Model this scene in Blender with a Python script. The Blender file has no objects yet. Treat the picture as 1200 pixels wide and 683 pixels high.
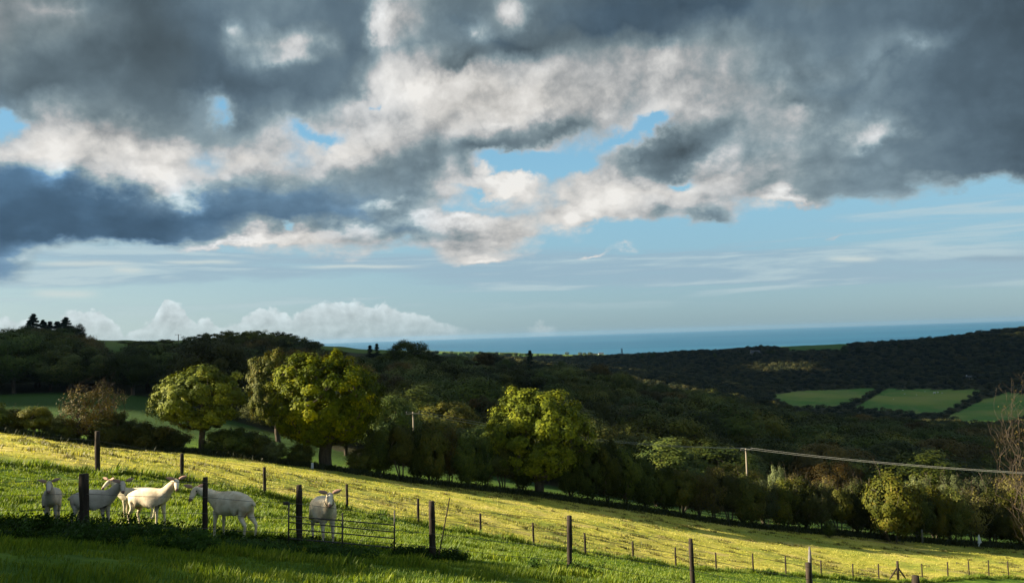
import bpy, math, random
import numpy as np
from mathutils import Vector, Matrix

PI = math.pi
R = math.radians
rng = np.random.default_rng(7)
random.seed(7)
scene = bpy.context.scene
COL = scene.collection

# ------------------------------------------------------------------ camera
ROLL = R(1.86)
PITCH = R(2.89)
FOC = 1.0          # half-free unit: focal length = 1000 px of a 1200 px wide frame
_R0 = np.array([1.0, 0, 0]); _F = np.array([0, math.cos(PITCH), math.sin(PITCH)])
_U0 = np.cross(_R0, _F)
CR = math.cos(ROLL) * _R0 - math.sin(ROLL) * _U0
CU = math.sin(ROLL) * _R0 + math.cos(ROLL) * _U0
CF = _F

def ray(px, py):
    return CF + (px - 600) / 1000 * CR - (py - 341.5) / 1000 * CU

def at(px, py, dist):
    """world point seen at photo pixel px,py at forward distance y = dist"""
    d = ray(px, py)
    return d * (dist / d[1])

def proj(P):
    P = np.asarray(P, float)
    f = P @ CF
    return 600 + 1000 * (P @ CR) / f, 341.5 - 1000 * (P @ CU) / f

cam_d = bpy.data.cameras.new('camera'); cam = bpy.data.objects.new('camera', cam_d); COL.objects.link(cam)
cam_d.sensor_width = 36; cam_d.lens = 30; cam_d.clip_start = 0.1; cam_d.clip_end = 80000
m = Matrix((tuple(CR) + (0,), tuple(CU) + (0,), tuple(-CF) + (0,), (0, 0, 0, 1))).transposed()
cam.matrix_world = m
scene.camera = cam

# ------------------------------------------------------------------ object helpers
def tag(o, label=None, cat=None, group=None, kind=None):
    if label: o['label'] = label
    if cat: o['category'] = cat
    if group: o['group'] = group
    if kind: o['kind'] = kind
    return o

def empty(name, loc, rz=0):
    o = bpy.data.objects.new(name, None); COL.objects.link(o)
    o.empty_display_size = 0.2
    o.location = loc; o.rotation_euler = (0, 0, rz)
    return o

def link(name, me, mat=None, parent=None):
    o = bpy.data.objects.new(name, me); COL.objects.link(o)
    if mat is not None and len(me.materials) == 0: me.materials.append(mat)
    if parent is not None: o.parent = parent
    return o

def quads_mesh(name, V, k, rnd=None, smooth=False):
    """V (N*k,3): N faces of k own vertices each"""
    me = bpy.data.meshes.new(name)
    n = len(V) // k
    me.vertices.add(len(V)); me.vertices.foreach_set('co', np.ascontiguousarray(V, np.float32).ravel())
    me.loops.add(len(V)); me.loops.foreach_set('vertex_index', np.arange(len(V), dtype=np.int32))
    me.polygons.add(n)
    me.polygons.foreach_set('loop_start', np.arange(0, n * k, k, dtype=np.int32))
    me.polygons.foreach_set('loop_total', np.full(n, k, np.int32))
    if rnd is not None:
        a = me.attributes.new('rnd', 'FLOAT', 'FACE'); a.data.foreach_set('value', rnd.astype(np.float32))
    me.update(); me.validate()
    return me

class MB:
    """collects verts/faces of one part"""
    def __init__(s): s.v = []; s.f = []
    def box(s, c, size, rot=None, jitter=0):
        x, y, z = [d / 2 for d in size]
        pts = [Vector(p) for p in ((-x,-y,-z),(x,-y,-z),(x,y,-z),(-x,y,-z),(-x,-y,z),(x,-y,z),(x,y,z),(-x,y,z))]
        n = len(s.v)
        for p in pts:
            if jitter: p = p + Vector([random.uniform(-jitter, jitter) for _ in range(3)])
            if rot is not None: p = rot @ p
            s.v.append(tuple(p + Vector(c)))
        for f in ((0,3,2,1),(4,5,6,7),(0,1,5,4),(1,2,6,5),(2,3,7,6),(3,0,4,7)): s.f.append([n + i for i in f])
    def tube(s, pts, rad, sides=6, cap=True, rough=0.0):
        pts = [Vector(p) for p in pts]
        if not hasattr(rad, '__len__'): rad = [rad] * len(pts)
        n0 = len(s.v)
        ref = None
        for i, p in enumerate(pts):
            t = (pts[min(i + 1, len(pts) - 1)] - pts[max(i - 1, 0)])
            if t.length < 1e-9: t = Vector((0, 0, 1))
            t.normalize()
            if ref is None: ref = Vector((1, 0, 0)) if abs(t.x) < 0.8 else Vector((0, 1, 0))
            a = (ref - t * ref.dot(t)).normalized(); b = t.cross(a); ref = a
            for k in range(sides):
                an = 2 * PI * k / sides
                rr = rad[i] * (1 + (random.uniform(-rough, rough) if rough else 0))
                s.v.append(tuple(p + (a * math.cos(an) + b * math.sin(an)) * rr))
        for i in range(len(pts) - 1):
            for k in range(sides):
                a0 = n0 + i * sides + k; a1 = n0 + i * sides + (k + 1) % sides
                s.f.append([a0, a1, a1 + sides, a0 + sides])
        if cap:
            s.f.append([n0 + k for k in range(sides)][::-1])
            s.f.append([n0 + (len(pts) - 1) * sides + k for k in range(sides)])
    def build(s, name, mat, parent=None, smooth=False):
        me = bpy.data.meshes.new(name); me.from_pydata(s.v, [], s.f)
        if smooth: me.polygons.foreach_set('use_smooth', [True] * len(me.polygons))
        me.update()
        return link(name, me, mat, parent)

# ------------------------------------------------------------------ materials
def new_mat(name):
    m = bpy.data.materials.new(name); m.use_nodes = True
    nt = m.node_tree; nt.nodes.clear()
    return m, nt

class G:
    """tiny node-graph builder"""
    def __init__(s, nt): s.nt = nt; s.n = nt.nodes; s.l = nt.links
    def node(s, t, **kw):
        n = s.n.new(t)
        for k, v in kw.items():
            if k == 'inp':
                for kk, vv in v.items(): s.put(n.inputs[kk], vv)
            else: setattr(n, k, v)
        return n
    def put(s, sock, v):
        if isinstance(v, bpy.types.NodeSocket): s.l.new(v, sock)
        else:
            try: sock.default_value = v
            except Exception: sock.default_value = tuple(v) + (1,)
    def math(s, op, a, b=0.0, c=None, clamp=False):
        n = s.node('ShaderNodeMath', operation=op, use_clamp=clamp)
        s.put(n.inputs[0], a); s.put(n.inputs[1], b)
        if c is not None: s.put(n.inputs[2], c)
        return n.outputs[0]
    def add(s, a, b): return s.math('ADD', a, b)
    def sub(s, a, b): return s.math('SUBTRACT', a, b)
    def mul(s, a, b): return s.math('MULTIPLY', a, b)
    def mad(s, a, b, c): return s.math('MULTIPLY_ADD', a, b, c)
    def sat(s, a): return s.math('ADD', a, 0.0, clamp=True)
    def step(s, x, lo, hi):
        n = s.node('ShaderNodeMapRange', interpolation_type='SMOOTHSTEP')
        s.put(n.inputs[0], x); s.put(n.inputs[1], lo); s.put(n.inputs[2], hi)
        return n.outputs[0]
    def mix(s, f, a, b, mode='MIX'):
        n = s.node('ShaderNodeMix', data_type='RGBA', blend_type=mode)
        s.put(n.inputs[0], f); s.put(n.inputs[6], a); s.put(n.inputs[7], b)
        return n.outputs[2]
    def lerp(s, f, a, b):
        n = s.node('ShaderNodeMix', data_type='FLOAT')
        s.put(n.inputs[0], f); s.put(n.inputs[2], a); s.put(n.inputs[3], b)
        return n.outputs[0]
    def noise(s, vec, scale, detail=4, rough=0.55, col=False, dist=0.0):
        n = s.node('ShaderNodeTexNoise')
        if vec is not None: s.put(n.inputs['Vector'], vec)
        n.inputs['Scale'].default_value = scale; n.inputs['Detail'].default_value = detail
        n.inputs['Roughness'].default_value = rough; n.inputs['Distortion'].default_value = dist
        return n.outputs[1] if col else n.outputs[0]
    def ramp(s, f, stops, interp='LINEAR'):
        n = s.node('ShaderNodeValToRGB'); cr = n.color_ramp; cr.interpolation = interp
        while len(cr.elements) < len(stops): cr.elements.new(0.5)
        for e, (p, c) in zip(cr.elements, stops):
            e.position = p
        for e, (p, c) in zip(cr.elements, stops):
            e.position = p; e.color = tuple(c) + (1,)
        s.put(n.inputs[0], f)
        return n.outputs[0]
    def attr(s, name): return s.node('ShaderNodeAttribute', attribute_name=name)
    def dot(s, a, b):
        n = s.node('ShaderNodeVectorMath', operation='DOT_PRODUCT'); s.put(n.inputs[0], a); s.put(n.inputs[1], b)
        return n.outputs['Value']
    def vec(s, x, y, z):
        n = s.node('ShaderNodeCombineXYZ'); s.put(n.inputs[0], x); s.put(n.inputs[1], y); s.put(n.inputs[2], z)
        return n.outputs[0]
    def sep(s, v):
        n = s.node('ShaderNodeSeparateXYZ'); s.put(n.inputs[0], v); return n.outputs
    def vscale(s, v, xyz):
        n = s.node('ShaderNodeVectorMath', operation='MULTIPLY'); s.put(n.inputs[0], v); s.put(n.inputs[1], xyz)
        return n.outputs[0]

def leaf_mat(name, cols, trans=0.35, vary=1.0):
    """cols: dark..light base colours picked per leaf"""
    m, nt = new_mat(name); g = G(nt)
    rnd = g.attr('rnd').outputs['Fac']
    oi = g.node('ShaderNodeObjectInfo')
    base = g.ramp(rnd, [(i / (len(cols) - 1), c) for i, c in enumerate(cols)])
    hs = g.node('ShaderNodeHueSaturation')
    g.put(hs.inputs['Hue'], g.mad(oi.outputs['Random'], 0.035 * vary, 0.5 - .012 * vary))
    g.put(hs.inputs['Saturation'], g.mad(oi.outputs['Random'], -0.2, 1.1))
    r2 = g.math('FRACT', g.mul(oi.outputs['Random'], 7.31))
    g.put(hs.inputs['Value'], g.mad(r2, 1.15 * vary, 1.0 - .55 * vary)); g.put(hs.inputs['Color'], base)
    c = hs.outputs[0]
    d = g.node('ShaderNodeBsdfPrincipled', inp={'Base Color': c, 'Roughness': 0.62})
    d.inputs['Specular IOR Level'].default_value = 0.08
    t = g.node('ShaderNodeBsdfTranslucent')
    g.put(t.inputs['Color'], g.mix(1.0, c, (1.25, 1.15, 0.55, 1), 'MULTIPLY'))
    mx = g.node('ShaderNodeMixShader'); g.put(mx.inputs[0], trans * .4); g.l.new(d.outputs[0], mx.inputs[1]); g.l.new(t.outputs[0], mx.inputs[2])
    o = g.node('ShaderNodeOutputMaterial'); g.l.new(mx.outputs[0], o.inputs[0])
    return m

def simple(name, c1, c2=None, scale=6, rough=0.8, spec=0.3, bump=0.0, stretch=(1, 1, 1), metal=0.0):
    m, nt = new_mat(name); g = G(nt)
    tc = g.node('ShaderNodeTexCoord').outputs['Object']
    v = g.vscale(tc, stretch)
    n = g.noise(v, scale, 5, 0.6)
    p = g.node('ShaderNodeBsdfPrincipled')
    col = g.mix(g.step(n, 0.3, 0.7), tuple(c1) + (1,), tuple(c2 or c1) + (1,))
    g.put(p.inputs['Base Color'], col); p.inputs['Roughness'].default_value = rough
    p.inputs['Specular IOR Level'].default_value = spec; p.inputs['Metallic'].default_value = metal
    if bump:
        b = g.node('ShaderNodeBump'); b.inputs['Strength'].default_value = bump; b.inputs['Distance'].default_value = 0.02
        g.l.new(n, b.inputs['Height']); g.l.new(b.outputs[0], p.inputs['Normal'])
    o = g.node('ShaderNodeOutputMaterial'); g.l.new(p.outputs[0], o.inputs[0])
    return m

M = {}
M['post'] = simple('weathered_wood', (.022, .017, .013), (.06, .046, .034), 14, .9, .15, .6, (1, 1, .15))
M['postpale'] = simple('pale_wood', (.20, .20, .20), (.11, .09, .075), 10, .8, .2, .3)
M['wire'] = simple('galvanised_wire', (.16, .15, .14), (.08, .07, .06), 20, .5, .5, 0, (1, 1, 1), .6)
M['iron'] = simple('dark_painted_iron', (.035, .035, .035), (.07, .05, .04), 20, .55, .4)
M['cable'] = simple('power_cable', (.24, .25, .23), (.2, .21, .19), 4, .5, .5)
M['pole'] = simple('pole_wood', (.2, .17, .13), (.28, .24, .18), 5, .85, .2, .2, (1, 1, .1))
M['bark'] = simple('bark', (.05, .04, .03), (.11, .09, .065), 3, .95, .1, .5, (1, 1, .3))
M['twig'] = simple('twigs', (.032, .025, .02), (.08, .058, .042), 3, .85, .2)
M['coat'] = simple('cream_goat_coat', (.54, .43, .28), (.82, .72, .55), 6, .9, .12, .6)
M['coatshade'] = simple('shaded_goat_coat', (.40, .34, .27), (.60, .52, .42), 6, .9, .12, .6)  # cream coat greyed: the shade on the two left goats put into its colour
M['ear'] = simple('pink_ear_skin', (.40, .22, .16), (.48, .31, .24), 20, .7, .3)
M['eye'] = simple('dark_eye', (.01, .008, .006), None, 4, .2, .5)
M['nose'] = simple('pink_grey_muzzle', (.16, .10, .08), (.24, .15, .12), 20, .6, .3)
M['hoof'] = simple('horn_hoof', (.06, .05, .04), (.12, .1, .08), 20, .6, .3)
M['collar'] = simple('dark_collar_leather', (.02, .018, .015), None, 4, .6, .3)
M['white'] = simple('white_plastic', (.7, .72, .75), (.55, .57, .6), 8, .5, .4)
M['render'] = simple('whitewashed_wall', (.62, .62, .6), (.7, .7, .68), .5, .9, .1)
M['stone'] = simple('grey_stone_wall', (.24, .22, .2), (.34, .31, .28), .8, .9, .1)
M['slate'] = simple('slate_roof', (.06, .065, .075), (.09, .095, .1), .8, .7, .3)
M['sheepwool'] = simple('sheep_wool', (.6, .57, .5), (.7, .68, .6), 5, .9, .1)
M['glass'] = simple('dark_window', (.03, .035, .04), None, 4, .2, .5)

# ------------------------------------------------------------------ numpy value noise
def _hash(ix, iy, seed):
    h = (ix * 374761393 + iy * 668265263 + seed * 1442695041) & 0xFFFFFFFF
    h = ((h ^ (h >> 13)) * 1274126177) & 0xFFFFFFFF
    return ((h ^ (h >> 16)) & 0xFFFF) / 65535.0

def vnoise(x, y, seed=0):
    ix = np.floor(x).astype(np.int64); iy = np.floor(y).astype(np.int64)
    fx = x - ix; fy = y - iy
    fx = fx * fx * (3 - 2 * fx); fy = fy * fy * (3 - 2 * fy)
    a = _hash(ix, iy, seed); b = _hash(ix + 1, iy, seed); c = _hash(ix, iy + 1, seed); d = _hash(ix + 1, iy + 1, seed)
    return (a * (1 - fx) + b * fx) * (1 - fy) + (c * (1 - fx) + d * fx) * fy

def fbm(x, y, seed=0, octv=4):
    s = 0; a = 0.5
    for i in range(octv):
        s = s + a * vnoise(x * 2 ** i, y * 2 ** i, seed + i * 17); a *= 0.5
    return s

# ------------------------------------------------------------------ terrain
CP = []
def cp(px, py, d): p = at(px, py, d); CP.append((p[0], p[1], p[2]))
for x in (-16, -8, 0, 8, 16):
    for y in (-14, -6, 0, 5, 10): CP.append((x, y, -1.42 - .155 * x - .19 * y))
for c in [(-150,619,16),(50,627,16.5),(240,636,16.5),(350,642,16.3),(507,658,16.8),(667,672,17.5),(813,698,17.8),(950,722,18.5),(1150,755,19.5),
          (-200,528,25),(0,541,27),(114,552,29),(213,563,31),(310,581,33),(407,600,34.5),(490,615,37),(563,628,39.5),(625,639,42),
          (686,650,44),(742,657,46.5),(792,665,49),(839,669,51.5),(883,671,54),(921,672,56),(962,676,58),(1000,680,60),(1053,682,63),
          (1111,677,67),(1182,675,71),(1400,690,74),
          (-200,490,70),(0,507,72),(115,523,74),(235,532,76),(400,553,78),(480,565,79),(600,578,81),(740,597,84),(900,620,87),(1000,628,89),(1200,643,93),(1400,655,98),
          (-300,466,110),(0,486,110),(150,490,110),(300,515,110),(400,532,112),(500,545,115),(600,560,118),(700,578,120),(800,594,124),(1000,606,132),(1200,610,140),(1400,620,140),
          (-200,462,170),(0,463,170),(150,466,170),(300,490,180),(450,505,180),
          (-200,408,340),(60,412,335),(120,411,340),(250,413,330),(380,419,330),(500,432,330),(600,448,330),(650,462,330),
          (600,430,600),(500,420,600),(250,405,600),(0,405,600),(-200,400,600),
          (700,545,230),(800,532,250),(700,480,420),(800,474,500),(900,530,330),(1000,520,370),(1200,530,370),(1400,535,370),
          (700,450,700),(780,470,650),(880,482,650),(1000,500,640),(1200,512,620),(1400,520,620),
          (800,450,900),(920,477,900),(1000,462,1060),(1100,490,850),(1100,459,1110),(1180,466,1020),(1200,492,820),(1400,480,900),
          (730,421,1600),(800,418,1600),(900,412,1600),(960,410,1600),(1050,405,1600),(1120,401,1550),(1200,394,1500),(1400,385,1400),
          (1000,437,1350),(1200,430,1260),(860,440,1320),(760,438,1250),(1400,425,1200),
          (560,414,2600),(640,415,2600),(700,418,2500),(500,414,2700),(300,414,2700),(0,420,2700),(-300,425,2700),
          (560,422,1500),(640,424,1500),(400,416,1300),(0,420,1300),(-300,420,1300)]: cp(*c)
for u in (-1.1, -.6, -.2, .1, .4, .8, 1.2):
    CP.append((u * 3400, 3400, -112)); CP.append((u * 4200, 4200, -125))
for u in (.3, .5, .8, 1.1): CP.append((u * 2300, 2300, -75 - 10 * u)); CP.append((u * 2900, 2900, -104))
CP = np.array(CP)
Y0 = 25.0
def uv_of(x, y): return x / (y + Y0) , np.log(y + Y0)
_u, _v = uv_of(CP[:, 0], CP[:, 1]); _g = CP[:, 2] / (CP[:, 1] + Y0)
_P = np.stack([_u * 2.0, _v], 1)
def _K(r2): return np.where(r2 > 1e-12, r2 * np.log(np.maximum(r2, 1e-12)), 0)
_n = len(_P)
_A = np.zeros((_n + 3, _n + 3))
_A[:_n, :_n] = _K(((_P[:, None] - _P[None]) ** 2).sum(-1)) + np.eye(_n) * 0.0015
_A[:_n, _n] = 1; _A[:_n, _n + 1:] = _P; _A[_n, :_n] = 1; _A[_n + 1:, :_n] = _P.T
_w = np.linalg.solve(_A, np.concatenate([_g, np.zeros(3)]))
def base_h(x, y):
    x = np.asarray(x, float); y = np.asarray(y, float)
    u, v = uv_of(x, y); u = np.clip(u, -1.5, 1.5)
    q = np.stack([u.ravel() * 2, v.ravel()], 1); out = np.empty(len(q))
    for i in range(0, len(q), 20000):
        c = q[i:i + 20000]
        out[i:i + 20000] = _K(((c[:, None] - _P[None]) ** 2).sum(-1)) @ _w[:_n] + _w[_n] + c @ _w[_n + 1:]
    return out.reshape(u.shape) * (y + Y0)

NU, NV = 760, 1200
US = np.linspace(-1.35, 1.35, NU); VS = np.concatenate([np.linspace(math.log(Y0 - 14), math.log(110 + Y0), 850, endpoint=False), np.linspace(math.log(110 + Y0), math.log(4300 + Y0), 350)])
# coarse evaluation then smooth interpolation to the fine grid
uc = np.linspace(-1.35, 1.35, 131); vc = np.linspace(VS[0], VS[-1], 241)
UC, VC = np.meshgrid(uc, vc)
YC = np.exp(VC) - Y0; XC = UC * (YC + Y0)
GC = base_h(XC, YC) / (YC + Y0)
def g_interp(u, v):
    fu = np.clip((u - uc[0]) / (uc[1] - uc[0]), 0, len(uc) - 1.001); fv = np.clip((v - vc[0]) / (vc[1] - vc[0]), 0, len(vc) - 1.001)
    iu = fu.astype(int); iv = fv.astype(int); a = fu - iu; b = fv - iv
    return (GC[iv, iu] * (1 - a) + GC[iv, iu + 1] * a) * (1 - b) + (GC[iv + 1, iu] * (1 - a) + GC[iv + 1, iu + 1] * a) * b
def bumps(x, y):
    near = np.clip(1 - (y - 60) / 60, 0, 1)
    b = (fbm(x / 1.7, y / 1.7, 3, 4) - .47) * .16 * near
    b = b + (fbm(x / 7, y / 7, 11, 3) - .44) * .30 * near
    b = b + np.maximum(0, fbm(x / .9, y / .55, 61, 3) - .52) * .55 * near * np.clip((y - 20) / 10, 0, 1)
    far = np.clip((y - 120) / 300, 0, 1)
    b = b + (fbm(x / 60, y / 60, 21, 4) - .47) * 7 * far * np.clip((4200 - y) / 1500, 0, 1)
    return b
def H(x, y):
    x = np.asarray(x, float); y = np.asarray(y, float)
    u, v = uv_of(x, y)
    return g_interp(u, v) * (y + Y0) + bumps(x, y)
def h1(x, y): return float(H(np.array([x]), np.array([y]))[0])
def ground(px, py, dmin=3, dmax=2500):
    """first hit of the photo ray with the terrain"""
    d = ray(px, py); d = d / d[1]
    ys = np.exp(np.linspace(math.log(dmin), math.log(dmax), 1500))
    z = H(d[0] * ys, ys); below = np.where(d[2] * ys < z)[0]
    i = below[0] if len(below) else len(ys) - 1
    return d * ys[i]
def stand(px, dist):
    """ground point under the photo column px at forward distance dist"""
    x = ray(px, 500); x = x[0] / x[1] * dist
    for _ in range(3):
        z = h1(x, dist)
        # correct for roll: find x so that it projects to px
        qx, _q = proj((x, dist, z)); x += (px - qx) / 1000 * dist
    return np.array([x, dist, h1(x, dist)])

# far pastures, as land polygons given by their corners as seen from the lane
def inpoly(x, y, poly):
    ins = np.zeros(x.shape, bool)
    j = len(poly) - 1
    for i in range(len(poly)):
        xi, yi = poly[i]; xj, yj = poly[j]
        c = ((yi > y) != (yj > y)) & (x < (xj - xi) * (y - yi) / (yj - yi + 1e-12) + xi)
        ins ^= c; j = i
    return ins
FIELDS = [[(905,463),(935,458),(1026,455),(1012,466),(975,477),(925,478)],
          [(1038,456),(1150,457),(1140,463),(1105,485),(1085,487),(1050,482),(1002,478)],
          [(1110,488),(1150,470),(1180,460),(1205,462),(1205,490),(1160,498),(1130,497)],
          [(492,414),(545,411),(640,414),(720,417),(700,421),(640,424),(500,424)]]

UU, VV = np.meshgrid(US, VS)
YY = np.exp(VV) - Y0; XX = UU * (YY + Y0)
ZZ = H(XX, YY)
PX, PY = proj(np.stack([XX, np.where(YY < 2, 2, YY), ZZ], -1))
# position of the far fence and of the hedge foot, as functions of x/y
FEN = np.array([(at(px, py, d)[0], d) for px, py, d in [(-300,520,24),(0,541,27),(114,552,29),(213,563,31),(310,581,33),(407,600,34.5),(490,615,37),(563,628,39.5),(625,639,42),(686,650,44),(742,657,46.5),(792,665,49),(839,669,51.5),(883,671,54),(921,672,56),(962,676,58),(1000,680,60),(1053,682,62.5),(1111,677,66),(1182,675,70),(1400,670,76)]])
HED = np.array([(at(px, py, d)[0], d) for px, py, d in [(-400,470,68),(-200,490,70),(0,507,72),(115,523,74),(235,532,76),(400,553,78),(480,565,79),(600,578,81),(740,597,84),(900,620,87),(1000,628,89),(1200,643,93),(1500,660,98)]])
def fence_y(x): return np.interp(x, FEN[:, 0], FEN[:, 1])
def hedge_y(x): return np.interp(x, HED[:, 0], HED[:, 1])
zone = np.zeros(XX.shape + (4,), np.float32)      # r: dry pasture, g: woodland floor, b: far green field, a: 1
wob = (fbm(XX / 2, YY / 2, 5, 3) - .45) * 1.2
dry = np.clip((YY - fence_y(XX) - .3 + wob) / .5, 0, 1) * (YY < hedge_y(XX) + 1)
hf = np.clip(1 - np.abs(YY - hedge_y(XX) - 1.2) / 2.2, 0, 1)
def wood_start(px): return np.interp(px, [-400, 0, 140, 200, 260, 330, 420, 520, 700, 1000, 1300], [170, 165, 172, 178, 160, 128, 106, 108, 110, 128, 140])
def wood_end(px): return np.interp(px, [-400, 0, 90, 128, 200, 420, 500, 600, 700, 850, 950, 1050, 1120, 1300], [420, 420, 400, 290, 330, 380, 440, 560, 720, 800, 720, 740, 700, 640])
def ridge_edge(px): return np.interp(px, [640, 730, 800, 905, 930, 985, 1000, 1200], [1740, 1800, 1820, 1780, 1600, 1600, 1760, 1800])
wood = ((YY > wood_start(PX) + 6) & (YY < wood_end(PX) + 8)).astype(float)
wood = np.maximum(wood, ((YY > 640) & (YY < ridge_edge(PX)) & (PX > 560)).astype(float))
upl = (YY > 300) & (wood < .5)
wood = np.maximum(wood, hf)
fld = np.zeros(XX.shape, bool)
for i, f in enumerate(FIELDS):
    lo, hi = ((700, 1300) if i < 3 else (1700, 3300))
    if i < 3: fld |= inpoly(PX, PY, f) & (YY > lo) & (YY < hi)  # headland field left out: its duller colour stands in for cloud shade
zone[..., 0] = dry; zone[..., 1] = wood * (~fld); zone[..., 2] = np.where(fld, 1.0, upl * .45); zone[..., 3] = 1
me = bpy.data.meshes.new('ground')
nv = NU * NV
me.vertices.add(nv); me.vertices.foreach_set('co', np.stack([XX, YY, ZZ], -1).astype(np.float32).ravel())
ii = np.arange(NV - 1)[:, None] * NU + np.arange(NU - 1)[None]
F = np.stack([ii, ii + 1, ii + NU + 1, ii + NU], -1).reshape(-1, 4).astype(np.int32)
me.loops.add(F.size); me.loops.foreach_set('vertex_index', F.ravel())
me.polygons.add(len(F)); me.polygons.foreach_set('loop_start', np.arange(0, F.size, 4, dtype=np.int32)); me.polygons.foreach_set('loop_total', np.full(len(F), 4, np.int32))
me.polygons.foreach_set('use_smooth', np.ones(len(F), bool))
ca = me.color_attributes.new('zone', 'FLOAT_COLOR', 'POINT'); ca.data.foreach_set('color', zone.ravel())
me.update()

mg, nt = new_mat('pasture_ground'); g = G(nt)
pos = g.node('ShaderNodeNewGeometry').outputs['Position']
z4 = g.attr('zone').outputs['Color']
sr = g.node('ShaderNodeSeparateColor'); g.put(sr.inputs[0], z4)
n1 = g.noise(pos, .9, 6, .65); n2 = g.noise(pos, .16, 5, .6); n3 = g.noise(g.vscale(pos, (.5, 1.6, 1)), 3.5, 6, .7)
lush = g.mix(g.step(n1, .35, .68), (.055, .115, .012, 1), (.13, .21, .022, 1))
dryc = g.ramp(g.add(g.mul(n3, .45), g.add(g.mul(n2, .4), g.mul(n1, .15))), [(.36, (.15, .18, .022)), (.45, (.34, .34, .045)), (.54, (.52, .46, .09)), (.64, (.66, .52, .18))])
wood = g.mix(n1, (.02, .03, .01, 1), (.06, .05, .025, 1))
farf = g.mix(g.step(g.noise(pos, .006, 4, .5), .4, .6), (.07, .17, .03, 1), (.20, .24, .05, 1)); farf = g.mix(g.mul(g.step(g.noise(g.vscale(pos, (.03, .008, 1)), 1.0, 6, .7), .45, .7), .45), farf, (.24, .21, .08, 1))
dryc = g.mix(g.mul(g.step(g.noise(g.vscale(pos, (.6, 1, 1)), .33, 5, .65), .54, .68), .7), dryc, (.40, .30, .13, 1)); dryc = g.mix(g.mul(g.step(g.noise(pos, .12, 3, .5), .5, .62), .5), dryc, (.13, .21, .03, 1))
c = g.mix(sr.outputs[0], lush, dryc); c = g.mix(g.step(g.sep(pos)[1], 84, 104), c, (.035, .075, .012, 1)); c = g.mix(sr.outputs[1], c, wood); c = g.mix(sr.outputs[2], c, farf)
p = g.node('ShaderNodeBsdfPrincipled', inp={'Base Color': c, 'Roughness': .95}); p.inputs['Specular IOR Level'].default_value = .1
b = g.node('ShaderNodeBump'); b.inputs['Strength'].default_value = .9; b.inputs['Distance'].default_value = .12
g.l.new(g.add(n3, g.mul(n1, .6)), b.inputs['Height']); g.l.new(b.outputs[0], p.inputs['Normal'])
o = g.node('ShaderNodeOutputMaterial'); g.l.new(p.outputs[0], o.inputs[0])
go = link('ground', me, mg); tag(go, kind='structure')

# sea
ms, nt = new_mat('sea_water'); g = G(nt)
pos = g.node('ShaderNodeNewGeometry').outputs['Position']
n1 = g.noise(g.vscale(pos, (.0003, .0012, 1)), 1.0, 5, .6)
n2 = g.noise(g.vscale(pos, (.004, .012, 1)), 1.0, 4, .6)
c = g.mix(g.step(n1, .35, .65), (.012, .088, .175, 1), (.022, .125, .225, 1))
p = g.node('ShaderNodeBsdfPrincipled', inp={'Base Color': c, 'Roughness': .45}); p.inputs['Specular IOR Level'].default_value = .12
b = g.node('ShaderNodeBump'); b.inputs['Strength'].default_value = .5; b.inputs['Distance'].default_value = 6
g.l.new(n2, b.inputs['Height']); g.l.new(b.outputs[0], p.inputs['Normal'])
o = g.node('ShaderNodeOutputMaterial'); g.l.new(p.outputs[0], o.inputs[0])
sea = MB(); SEA = -99.0
sea.v = [(-40000, 2200, SEA), (40000, 2200, SEA), (40000, 30000, SEA), (-40000, 30000, SEA)]; sea.f = [[0, 1, 2, 3]]
tag(sea.build('sea', ms), kind='structure')

exec_sky = True
# ------------------------------------------------------------------ light
EXPO = 1.75
HAZE = 3.0e-5
SUN_EL = 23.0
SUN_AZ = -89.0           # degrees from +Y (view direction), negative = left
sd = bpy.data.lights.new('sun', 'SUN'); so = bpy.data.objects.new('sun', sd); COL.objects.link(so)
sd.energy = 5.0; sd.angle = R(.6); sd.color = (1.0, .86, .62)
S = Vector((math.sin(R(SUN_AZ)) * math.cos(R(SUN_EL)), math.cos(R(SUN_AZ)) * math.cos(R(SUN_EL)), math.sin(R(SUN_EL))))
so.rotation_euler = S.to_track_quat('Z', 'Y').to_euler()
scene.view_settings.view_transform = 'Standard'; scene.view_settings.look = 'None'
scene.view_settings.exposure = EXPO; scene.view_settings.gamma = 1.0

# ------------------------------------------------------------------ sky
W = bpy.data.worlds.new('World'); scene.world = W; W.use_nodes = True
nt = W.node_tree; nt.nodes.clear(); g = G(nt)
BG = 0.1
d = g.node('ShaderNodeTexCoord').outputs['Generated']
dx, dy, dz = g.sep(d)
sky = g.node('ShaderNodeTexSky', sky_type='NISHITA', sun_disc=False, sun_elevation=R(SUN_EL), sun_rotation=R(SUN_AZ))
sky.air_density = 1.0; sky.dust_density = .6; sky.ozone_density = 1.6
f = g.math('MAXIMUM', g.dot(d, tuple(CF)), .12)
X0 = g.math('DIVIDE', g.dot(d, tuple(CR)), f); Y0s = g.math('DIVIDE', g.dot(d, tuple(CU)), f)
# perspective-like cloud coordinates: flatter towards the horizon
lz = g.math('LOGARITHM', g.add(g.math('MAXIMUM', dz, -.02), .07), math.e)
az = g.math('ARCTAN2', dx, dy)
cv = g.vec(dx, dy, g.mul(lz, .34))
w1 = g.noise(cv, 3.2, 3, .5, True); w2 = g.noise(cv, 13, 5, .62, True)
w1x, w1y, w1z = g.sep(w1); w2x, w2y, w2z = g.sep(w2)
amp = g.step(dz, .0, .16)
wx = g.add(g.mul(g.sub(w1x, .5), .08), g.mul(g.sub(w2x, .5), .10))
wy = g.add(g.mul(g.sub(w1y, .5), .04), g.mul(g.sub(w2y, .5), .075))
X = g.add(X0, g.mul(wx, amp)); Y = g.add(Y0s, g.mul(wy, amp))
PXn = g.mad(X, 1000, 600); PYn = g.mad(Y, -1000, 341.5)      # degrees-like sky chart coordinates

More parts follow.
